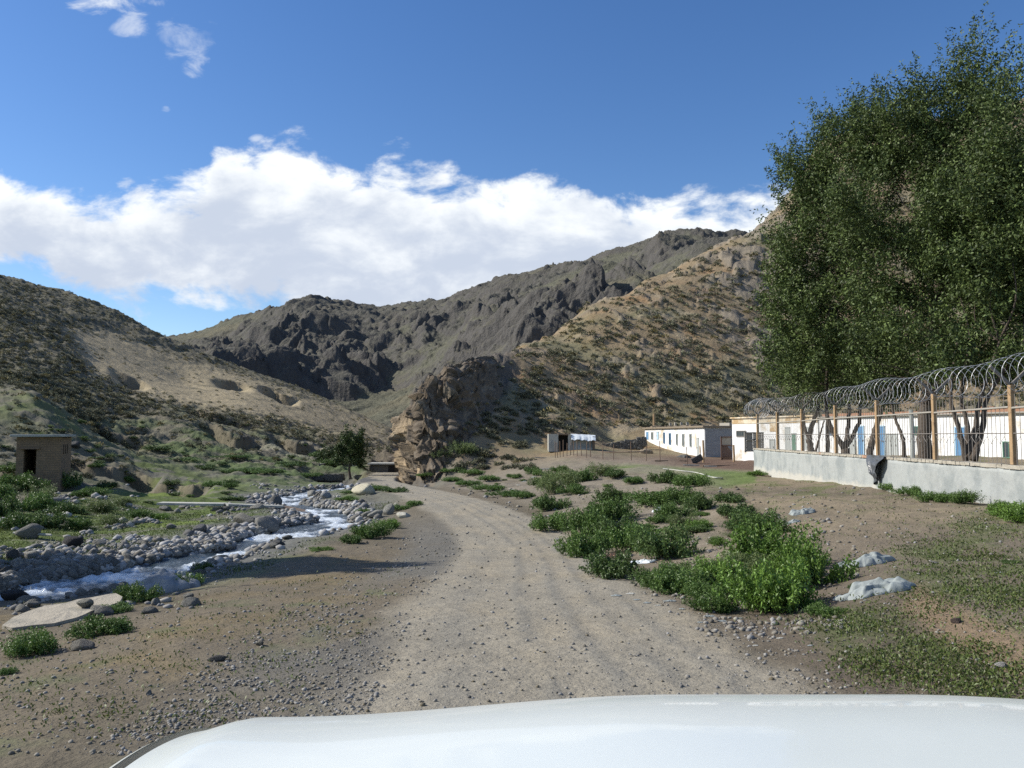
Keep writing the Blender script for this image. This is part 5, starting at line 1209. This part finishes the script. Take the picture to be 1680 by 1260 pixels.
for k, (px, py, w_) in enumerate([(1012, 978, 30), (1035, 975, 26), (1045, 985, 22), (1062, 990, 24), (1080, 994, 18), (1100, 987, 34), (1120, 1000, 20), (1148, 990, 26), (1165, 1012, 30), (1185, 1020, 26), (1200, 1030, 22), (1150, 1022, 20), (1215, 1015, 16), (985, 940, 16), (978, 930, 12), (935, 905, 20), (945, 915, 16), (925, 895, 20), (915, 885, 14), (965, 925, 12), (1205, 978, 14), (1298, 968, 10), (1280, 1048, 20), (1330, 1060, 18), (1640, 940, 22), (1240, 1060, 16), (1420, 985, 12), (1345, 1085, 12), (800, 815, 12), (812, 812, 9), (860, 790, 14), (850, 796, 12), (876, 783, 16), (890, 775, 14), (842, 803, 12), (830, 806, 12), (1105, 790, 8), (1060, 862, 16), (1080, 868, 14), (1195, 838, 12)]):
    cloth(px, py, w_ * .6, w_ * .2, M['sack'] if k % 3 == 0 else M['limewash'] if k % 3 == 1 else M['sack'], 'plastic_scrap', 'pale scrap of rubbish lying along the foot of the weedy bank', 'scrap', 100 + k, group=LG)

# ---------------------------------------------------------------- trees
def tree(name, label, base, trunk_paths, blobs, nleaf, L, Wd, lo, hi, seed, group=None, cat='tree', per=34, spray=.9, upk=.7, trunk_r=.2, branches=26):
    rng = np.random.default_rng(seed); r2 = random.Random(seed); root = empty(name, base, label, cat, group); B0 = Vector(base)
    ns = nleaf // per; vol = np.array([b[3] * b[4] * b[5] for b in blobs]) ** .72; pk = rng.choice(len(blobs), ns, p=vol / vol.sum()); bl = np.array(blobs)[pk]
    nc = 34; cdir = rand_unit(len(blobs) * nc, rng).reshape(len(blobs), nc, 3); crad = rng.uniform(.55, 1.05, (len(blobs), nc)); ck = rng.integers(0, nc, ns); cb = cdir[pk, ck] * crad[pk, ck][:, None]
    cs_ = rng.uniform(.13, .30, (len(blobs), nc))[pk, ck]; qv = cb + rand_unit(ns, rng) * (rng.uniform(0, 1, ns) ** .45 * cs_)[:, None]; rad = np.linalg.norm(qv, axis=1); v = qv / np.maximum(rad, 1e-4)[:, None]; wob = 1.0
    S = bl[:, :3] + v * bl[:, 3:6] * (rad * wob)[:, None]
    Dn = v * np.array([.8, .8, .35]) + np.array([0, 0, upk]) + rng.normal(size=(ns, 3)) * .3; Dn /= np.linalg.norm(Dn, axis=1)[:, None]
    ln = spray * rng.uniform(.5, 1.3, ns) * (1 + .5 * (v[:, 2] > .45))
    t = rng.uniform(-.3, 1, (ns, per)); P = S[:, None] + Dn[:, None] * (ln[:, None] * t)[..., None] + rng.normal(size=(ns, per, 3)) * (.13 * (1.15 - np.clip(t, 0, 1)))[..., None]
    Dr = rng.normal(size=(ns * per, 3)) * .75 + np.repeat(Dn, per, 0) * .5 + np.array([0, 0, -.15]); V, Fc = leaves(P.reshape(-1, 3), Dr, L, Wd, rng)
    lo, hi = np.array(lo), np.array(hi); mixv = np.clip(rng.uniform(0, 1, ns * per) * .8 + np.repeat(rng.uniform(-.2, .35, ns), per), 0, 1)
    cl = lo + (hi - lo) * mixv[:, None]; cl = cl * rng.uniform(.75, 1.25, (ns * per, 1)) * np.where(rng.uniform(0, 1, (ns * per, 1)) < .1, 1.6, 1.0); V = V - np.array(B0)  # scattered leaves brightened: highlights put into the leaf colour
    link('crown', mesh_np('crown', V, Fc, M['treeleaf'], np.repeat(cl, 4, 0)), root)
    m = MB(); ends = []
    for path, r0, r1 in trunk_paths:
        pp = smooth_line(path, 5); k_ = len(pp); pp = [Vector(q) + Vector((r2.gauss(0, .012), r2.gauss(0, .012), 0)) * r0 * 8 for q in pp]; m.tube(pp, [r0 * (1.25 if i == 0 else 1) + (r1 - r0) * i / (k_ - 1) for i in range(k_)], 9); ends += pp[k_ // 2:]
    for i in rng.choice(ns, min(branches, ns), replace=False):
        tgt = Vector(S[i]); near_ = min(ends, key=lambda e_: (e_ - tgt).length + max(0, e_.z - tgt.z) * 2); mid = (near_ + tgt) / 2 + Vector((r2.gauss(0, .25), r2.gauss(0, .25), -.25 + r2.random() * .2)); dl = (near_ - tgt).length
        if dl > 3.6: continue
        rb = min(trunk_r * .3, .012 * dl + .015); m.tube(smooth_line([near_, mid, tgt], 4), [rb, rb * .85, rb * .8, rb * .7, rb * .6, rb * .5, rb * .4, rb * .3, rb * .25], 5)
    child(m, 'trunk', M['bark'], root, smooth=True); return root
M['treeleaf'] = mat('tree_leaf', rough=.55, attr=True, spec=.25, trans=.14)
def blob(px, py, D, rxp, rzp, ry=None):
    x, y, z = wpt(px, py, D); k = D / F; return (x, y, z, rxp * k, (ry or rxp * k), rzp * k)
GZ = -1.75
def bp(px, D): return (wpt(px, 700, D)[0], D, GZ)
def tp_(px, py, D): return wpt(px, py, D)
LO, HI = (.034, .052, .018), (.125, .17, .05)
tree('poplar_tree', 'tallest tree behind the fence, with the thick dark trunk and crown topping the picture right', bp(1512, 31),
     [([bp(1516, 31)[:2] + (-2.2,), tp_(1516, 700, 31), tp_(1522, 620, 31.5), tp_(1540, 450, 33), tp_(1555, 380, 34)], .30, .08), ([tp_(1518, 660, 31), tp_(1565, 600, 30.5), tp_(1630, 500, 31)], .18, .06)],
     [blob(1560, 270, 34, 110, 180), blob(1550, 180, 34, 56, 78), blob(1590, 165, 33.5, 40, 50), blob(1480, 215, 34.5, 70, 80), blob(1470, 400, 33, 105, 150), blob(1570, 480, 32, 120, 130), blob(1500, 560, 31, 95, 62), blob(1610, 330, 33, 120, 180), blob(1440, 240, 35, 38, 62), blob(1650, 560, 31, 90, 60)],
     150000, .150, .062, LO, HI, 21, branches=60, trunk_r=.3)
tree('poplar_tree', 'left tree behind the fence whose crown leans over the hillside', bp(1385, 36),
     [([bp(1385, 36)[:2] + (-2.2,), tp_(1386, 735, 36)], .23, .19), ([tp_(1386, 735, 36), tp_(1362, 700, 36), tp_(1356, 655, 36), tp_(1360, 500, 36)], .13, .04), ([tp_(1386, 735, 36), tp_(1404, 705, 36), tp_(1412, 650, 36.3), tp_(1400, 400, 37)], .115, .04), ([tp_(1388, 732, 36), tp_(1392, 690, 36.5), tp_(1390, 640, 37), tp_(1350, 460, 38)], .11, .04)],
     [blob(1355, 350, 38, 72, 110), blob(1306, 305, 38.5, 36, 66), blob(1292, 450, 37.5, 34, 60), blob(1395, 330, 37.5, 75, 140), blob(1345, 470, 37, 78, 120), blob(1370, 560, 36.5, 95, 90), blob(1312, 590, 36, 52, 62), blob(1300, 400, 37, 32, 42), blob(1420, 230, 38, 44, 72), blob(1370, 225, 38, 26, 34), blob(1440, 620, 35, 60, 34), blob(1296, 520, 37, 30, 50)],
     105000, .15, .06, LO, (.14, .19, .055), 22, branches=46)
tree('poplar_tree', 'multi-stemmed tree at the right edge behind the fence with four thin leaning trunks', bp(1590, 27.5),
     [([bp(1590, 27.5)[:2] + (-2.2,), tp_(1583, 745, 27.5), tp_(1572, 700, 27.5), tp_(1560, 650, 27.5), tp_(1570, 560, 28)], .115, .04), ([tp_(1586, 752, 27.5), tp_(1587, 700, 27.8), tp_(1578, 650, 28), tp_(1590, 560, 28)], .10, .04),
      ([tp_(1588, 752, 27.5), tp_(1600, 700, 27.5), tp_(1610, 650, 27.5), tp_(1640, 560, 28)], .115, .04), ([tp_(1597, 755, 27.3), tp_(1612, 700, 27.5), tp_(1622, 650, 27.5), tp_(1680, 560, 27.5)], .12, .04)],
     [blob(1685, 280, 29, 80, 180), blob(1705, 150, 29, 38, 58), blob(1700, 480, 28.5, 110, 120), blob(1640, 420, 29, 90, 120), blob(1720, 350, 29, 110, 160), blob(1600, 590, 28, 70, 42), blob(1700, 600, 27.5, 60, 50)],
     95000, .15, .06, LO, HI, 23, branches=40)
tree('pollard_tree', 'slim dark tree with a twisted low trunk nearest the far end of the fence', bp(1330, 41),
     [([bp(1332, 41)[:2] + (-2.2,), tp_(1331, 740, 41), tp_(1328, 715, 41), tp_(1335, 690, 41), tp_(1342, 660, 41), tp_(1335, 560, 41)], .19, .05), ([tp_(1329, 722, 41), tp_(1320, 700, 41), tp_(1318, 650, 41)], .1, .04)],
     [blob(1335, 645, 41, 48, 34), blob(1325, 600, 41, 46, 46), blob(1290, 625, 41, 30, 30)], 14000, .125, .05, LO, HI, 24, branches=16)
tree('pollard_tree', 'thin tree with a curved trunk between the second and third blue doors', bp(1432, 34),
     [([bp(1427, 34)[:2] + (-2.2,), tp_(1428, 740, 34), tp_(1436, 705, 34), tp_(1444, 680, 34), tp_(1452, 650, 34), tp_(1450, 600, 34)], .16, .05), ([tp_(1484, 752, 33), tp_(1481, 720, 33), tp_(1470, 690, 33.3), tp_(1462, 660, 33.5)], .09, .04)],
     [blob(1440, 640, 34, 52, 30), blob(1430, 600, 34, 50, 42)], 10000, .12, .05, LO, HI, 25, branches=14)
tree('pollard_tree', 'thin straight tree just left of the pale curved trunk behind the fence', bp(1357, 39),
     [([bp(1358, 39)[:2] + (-2.2,), tp_(1358, 740, 39), tp_(1357, 700, 39), tp_(1355, 640, 39), tp_(1350, 560, 39)], .115, .04), ([tp_(1338, 742, 39), tp_(1345, 715, 39), tp_(1352, 690, 39)], .06, .03)],
     [blob(1352, 620, 39, 40, 40)], 6000, .12, .05, LO, HI, 26, branches=10)
tree('lone_tree', 'lone round dark tree standing in the valley bottom beside the stone walls', wpt(574, 784, 90),
     [([wpt(575, 786, 90), wpt(573, 772, 90), wpt(577, 750, 90), wpt(576, 720, 90)], .17, .06)],
     [blob(576, 742, 90, 26, 24), blob(580, 720, 90, 17, 22), blob(568, 730, 90, 15, 20), blob(592, 752, 90, 14, 14), blob(560, 752, 90, 10, 10)], 9000, .24, .12, (.032, .052, .020), (.085, .12, .038), 31, spray=.3, per=20, branches=14)
tree('young_tree', 'small dark bushy tree left of the lone tree', wpt(540, 770, 108), [([wpt(541, 772, 108), wpt(540, 758, 108)], .10, .04)],
     [blob(541, 750, 108, 16, 13), blob(527, 756, 108, 11, 9)], 2500, .24, .12, (.032, .052, .020), (.08, .11, .038), 32, spray=.3, per=20, branches=8)
# trees beside the stream just outside the left edge of the picture: they cast the long shadows over the stony shoulder
for k, (x, y, hh, rx) in enumerate([(-17.0, 18.2, 10.4, 2.4), (-19.0, 15.2, 9.6, 1.5)]):
    zz = zat(x, y) if y > 1.3 else -3
    tree('poplar_tree', ['slender poplar on the left bank, outside the picture edge, casting the longer shadow', 'slender poplar on the left bank, outside the picture edge, casting the nearer shadow'][k], (x, y, zz - .1), [([(x, y, zz - .2), (x + .1, y, zz + 3), (x, y, zz + hh * .8)], .16, .05)],
         [(x, y, zz + hh * .45, rx * .5, rx * .5, hh * .25), (x, y + .1, zz + hh * .72, rx, rx * .8, hh * .17), (x + .2, y - .1, zz + hh * .9, rx * .55, rx * .5, hh * .12)], 34000, .2, .1, LO, HI, 50 + k, spray=.5, branches=12)

# ---------------------------------------------------------------- the car we look out of: bonnet, wings and nose
M['paint'] = mat('white_car_paint', (.63, .665, .63), .4, spec=.5, var=[(1.3, .05), (9, .03)]); M['paint'].node_tree.nodes['Principled BSDF'].inputs['Coat Weight'].default_value = .25; M['paint'].node_tree.nodes['Principled BSDF'].inputs['Coat Roughness'].default_value = .06
M['paint'].node_tree.nodes['Principled BSDF'].inputs['Coat Weight'].default_value = .45
M['trim'] = mat('black_trim', (.03, .03, .032), .6); M['lamp'] = mat('headlamp_glass', (.55, .58, .6), .1, spec=.7); M['tyre'] = mat('tyre_rubber', (.03, .03, .03), .85)
r_ = empty('car', (.45, 1.2, -1.75), 'white off-road car seen from inside, its broad bonnet across the bottom of the picture', 'car')
KC = .74; XL, XR = -.69 * KC, 1.93 * KC; XC = .62 * KC
def hz(x, y):
    x, y = x / KC, y / KC; a2 = abs(x - .62); t_ = float(sst(np.array([a2]), .25, 1.15)[0])
    cross = -.05 * t_ - .03 * float(sst(np.array([a2]), 1.18, 1.32)[0]) 
    fy = max(0, y - 1.45); nose = -.323 * fy ** 2 - 2.4 * max(0, y - 2.12) ** 2
    return KC * (-.500 - .02 * (y - 1) + cross + nose)
def sheet(xs, yf, name, mt, par, th=.02):
    n1_, n2_ = len(xs), 60; V = []
    for i in range(n1_):
        for k in range(n2_):
            x, y, z = yf(xs[i], k / (n2_ - 1)); V.append((x, y, z))
    V = np.array(V) - np.array(r_.location); ii = np.arange(n1_ * n2_).reshape(n1_, n2_); ff = np.stack([ii[:-1, :-1], ii[:-1, 1:], ii[1:, 1:], ii[1:, :-1]], -1).reshape(-1, 4)[:, ::-1]
    return link(name, mesh_np(name, V, ff, mt, smooth=True), par)
front = lambda x: KC * (2.36 - .26 * (abs(x / KC - .62) / 1.42) ** 4)
Y0_ = .52
sheet(np.linspace(XL, XR, 90), lambda x, t: (x, Y0_ + (front(x) - Y0_) * t, hz(x, Y0_ + (front(x) - Y0_) * t)), 'bonnet', M['paint'], r_)
for sd in (-1, 1):
    xe = XL - .012 if sd < 0 else XR + .012
    sheet(np.linspace(0, 1, 16), lambda s_, t, sd=sd, xe=xe: (xe + sd * (.085 * math.sin(s_ * math.pi / 2)), Y0_ + (front(xe) + .015 - Y0_) * t, hz(XL if sd < 0 else XR, Y0_ + (front(xe) + .015 - Y0_) * t) + .004 - (1 - math.cos(s_ * math.pi / 2)) * .75), 'wing', M['paint'], r_).scale = (1, 1, 1)
    child(MB().box((xe - sd * .12, 1.56, -.86), .30, .12, .2, 0), 'headlight', M['lamp'], r_, bevel=.03)
    wh = MB(); V0 = [(xe - sd * .02, 1.12 + .38 * math.cos(a_), -1.37 + .38 * math.sin(a_)) for a_ in np.linspace(0, 2 * math.pi, 33)]
    wh.tube([(xe - sd * .26, 1.12, -1.38), (xe - sd * .24, 1.12, -1.38), (xe - sd * .05, 1.12, -1.38), (xe - sd * .03, 1.12, -1.38)], [.33, .38, .38, .33], 32); wo_ = child(wh, 'wheel', M['tyre'], r_)
    sub(MB().tube([(xe - sd * .035, 1.12, -1.38), (xe - sd * .015, 1.12, -1.38)], [.22, .2], 24), 'rim', M['wire'], wo_, r_)
m = MB()
for k in range(5): m.box((XC, 1.66, -.80 - k * .05), 1.25, .05, .022)
child(m, 'grille', M['trim'], r_); child(MB().box((XC, 1.60, -.93), 1.65, .06, .5), 'nose_panel', M['paint'], r_, bevel=.02)
child(MB().box((XC, 1.70, -1.28), 2.1, .16, .26), 'bumper', M['paint'], r_, bevel=.05)
child(MB().box((XC, .46, -.45), 1.9, .10, .05), 'cowl', M['trim'], r_)

# ---------------------------------------------------------------- craggy rock face where the hill meets the road
us = np.linspace(0, 1, 300); ts = np.linspace(0, 1, 240)
bx_ = [(662, 790, 89), (668, 790, 84), (690, 792, 79.5), (740, 786, 79), (790, 772, 80.5), (850, 745, 84)]
tx_ = [(672, 690, 92), (676, 648, 90), (690, 626, 88.5), (735, 598, 92), (790, 580, 103), (850, 566, 122)]
bp_ = np.array([wpt(*p) for p in bx_]); tp2 = np.array([wpt(*p) for p in tx_]); kk_ = np.linspace(0, 1, 6)
Bc = np.stack([np.interp(us, kk_, bp_[:, i]) for i in range(3)], 1); Tc = np.stack([np.interp(us, kk_, tp2[:, i]) for i in range(3)], 1); Bc[:, 2] -= 1.0
U_, T_ = np.meshgrid(us, ts, indexing='ij'); Pm = Bc[:, None] * (1 - T_[..., None]) + Tc[:, None] * T_[..., None]
Pm[..., 2] += .6 * np.sin(T_ * np.pi) 
sx_ = np.cumsum(np.linalg.norm(np.diff(Bc, axis=0, prepend=Bc[:1]), axis=1))[:, None] + 0 * T_; hz_ = Pm[..., 2]
wq = sx_ + .9 * (fbm(sx_ / 2, hz_ / 2, 3, 951) - .5) * 2; wh_ = hz_ * .8 + .35 * sx_ + .9 * (fbm(sx_ / 2 + 5, hz_ / 2, 3, 952) - .5) * 2
disp = 1.0 * facets(wq, wh_, 3.6, 961) + .7 * facets(wq, wh_, 1.5, 963) + .40 * facets(wq, wh_, .6, 965) + 1.3 * (ridged(sx_ / 5, hz_ / 9, 3, 967) - .5) + .15 * (fbm(sx_ / .3, hz_ / .3, 3, 969) - .5)
fadeR = 1 - sst(U_, .62, .98); edge_f = np.minimum(sst(T_, 0, .06), 1); disp = (disp + .35) * (.15 + .85 * fadeR) * (.3 + .7 * edge_f) - 1.4 * sst(U_, .72, 1) - .7 * sst(T_, .86, 1)
du = np.gradient(Pm, axis=0); dtt = np.gradient(Pm, axis=1); nn_ = np.cross(du, dtt); nn_ /= np.linalg.norm(nn_, axis=-1, keepdims=True)
if nn_[150, 100, 1] > 0: nn_ = -nn_
Pf = Pm + nn_ * disp[..., None]
cc_ = np.array([.125, .10, .073])[None, None] + 0 * Pf; o1 = (1 - sst(U_, .16, .38)) * sst(fbm(sx_ / 1.6, hz_ / 2.2, 4, 971), .38, .56) * (1 - sst(T_, .55, .9) * .7)  # dark rock; sunlit look of the left face put into the colour as orange
cc_ = cc_ * (1 - o1[..., None]) + np.array([.31, .24, .155]) * o1[..., None]
o2 = sst(fbm(sx_ / 1.1, hz_ / .9, 4, 973), .54, .66) * .5; cc_ = cc_ * (1 - o2[..., None]) + np.array([.25, .215, .165]) * o2[..., None]
cc_ = cc_ * (.75 + .5 * fbm(sx_ / .35, hz_ / .35, 3, 975))[..., None]
ir = np.arange(300 * 240).reshape(300, 240); fr = np.stack([ir[:-1, :-1], ir[1:, :-1], ir[1:, 1:], ir[:-1, 1:]], -1).reshape(-1, 4)
M['cliff'] = mat('cliff_rock', rough=.95, attr=True, bump=[(2.5, .12), (9, .04)], var=[(3, .2), (12, .2)], spec=.15)
link('cliff', mesh_np('cliff', Pf.reshape(-1, 3), fr, M['cliff'], cc_.reshape(-1, 3)), kind='structure')
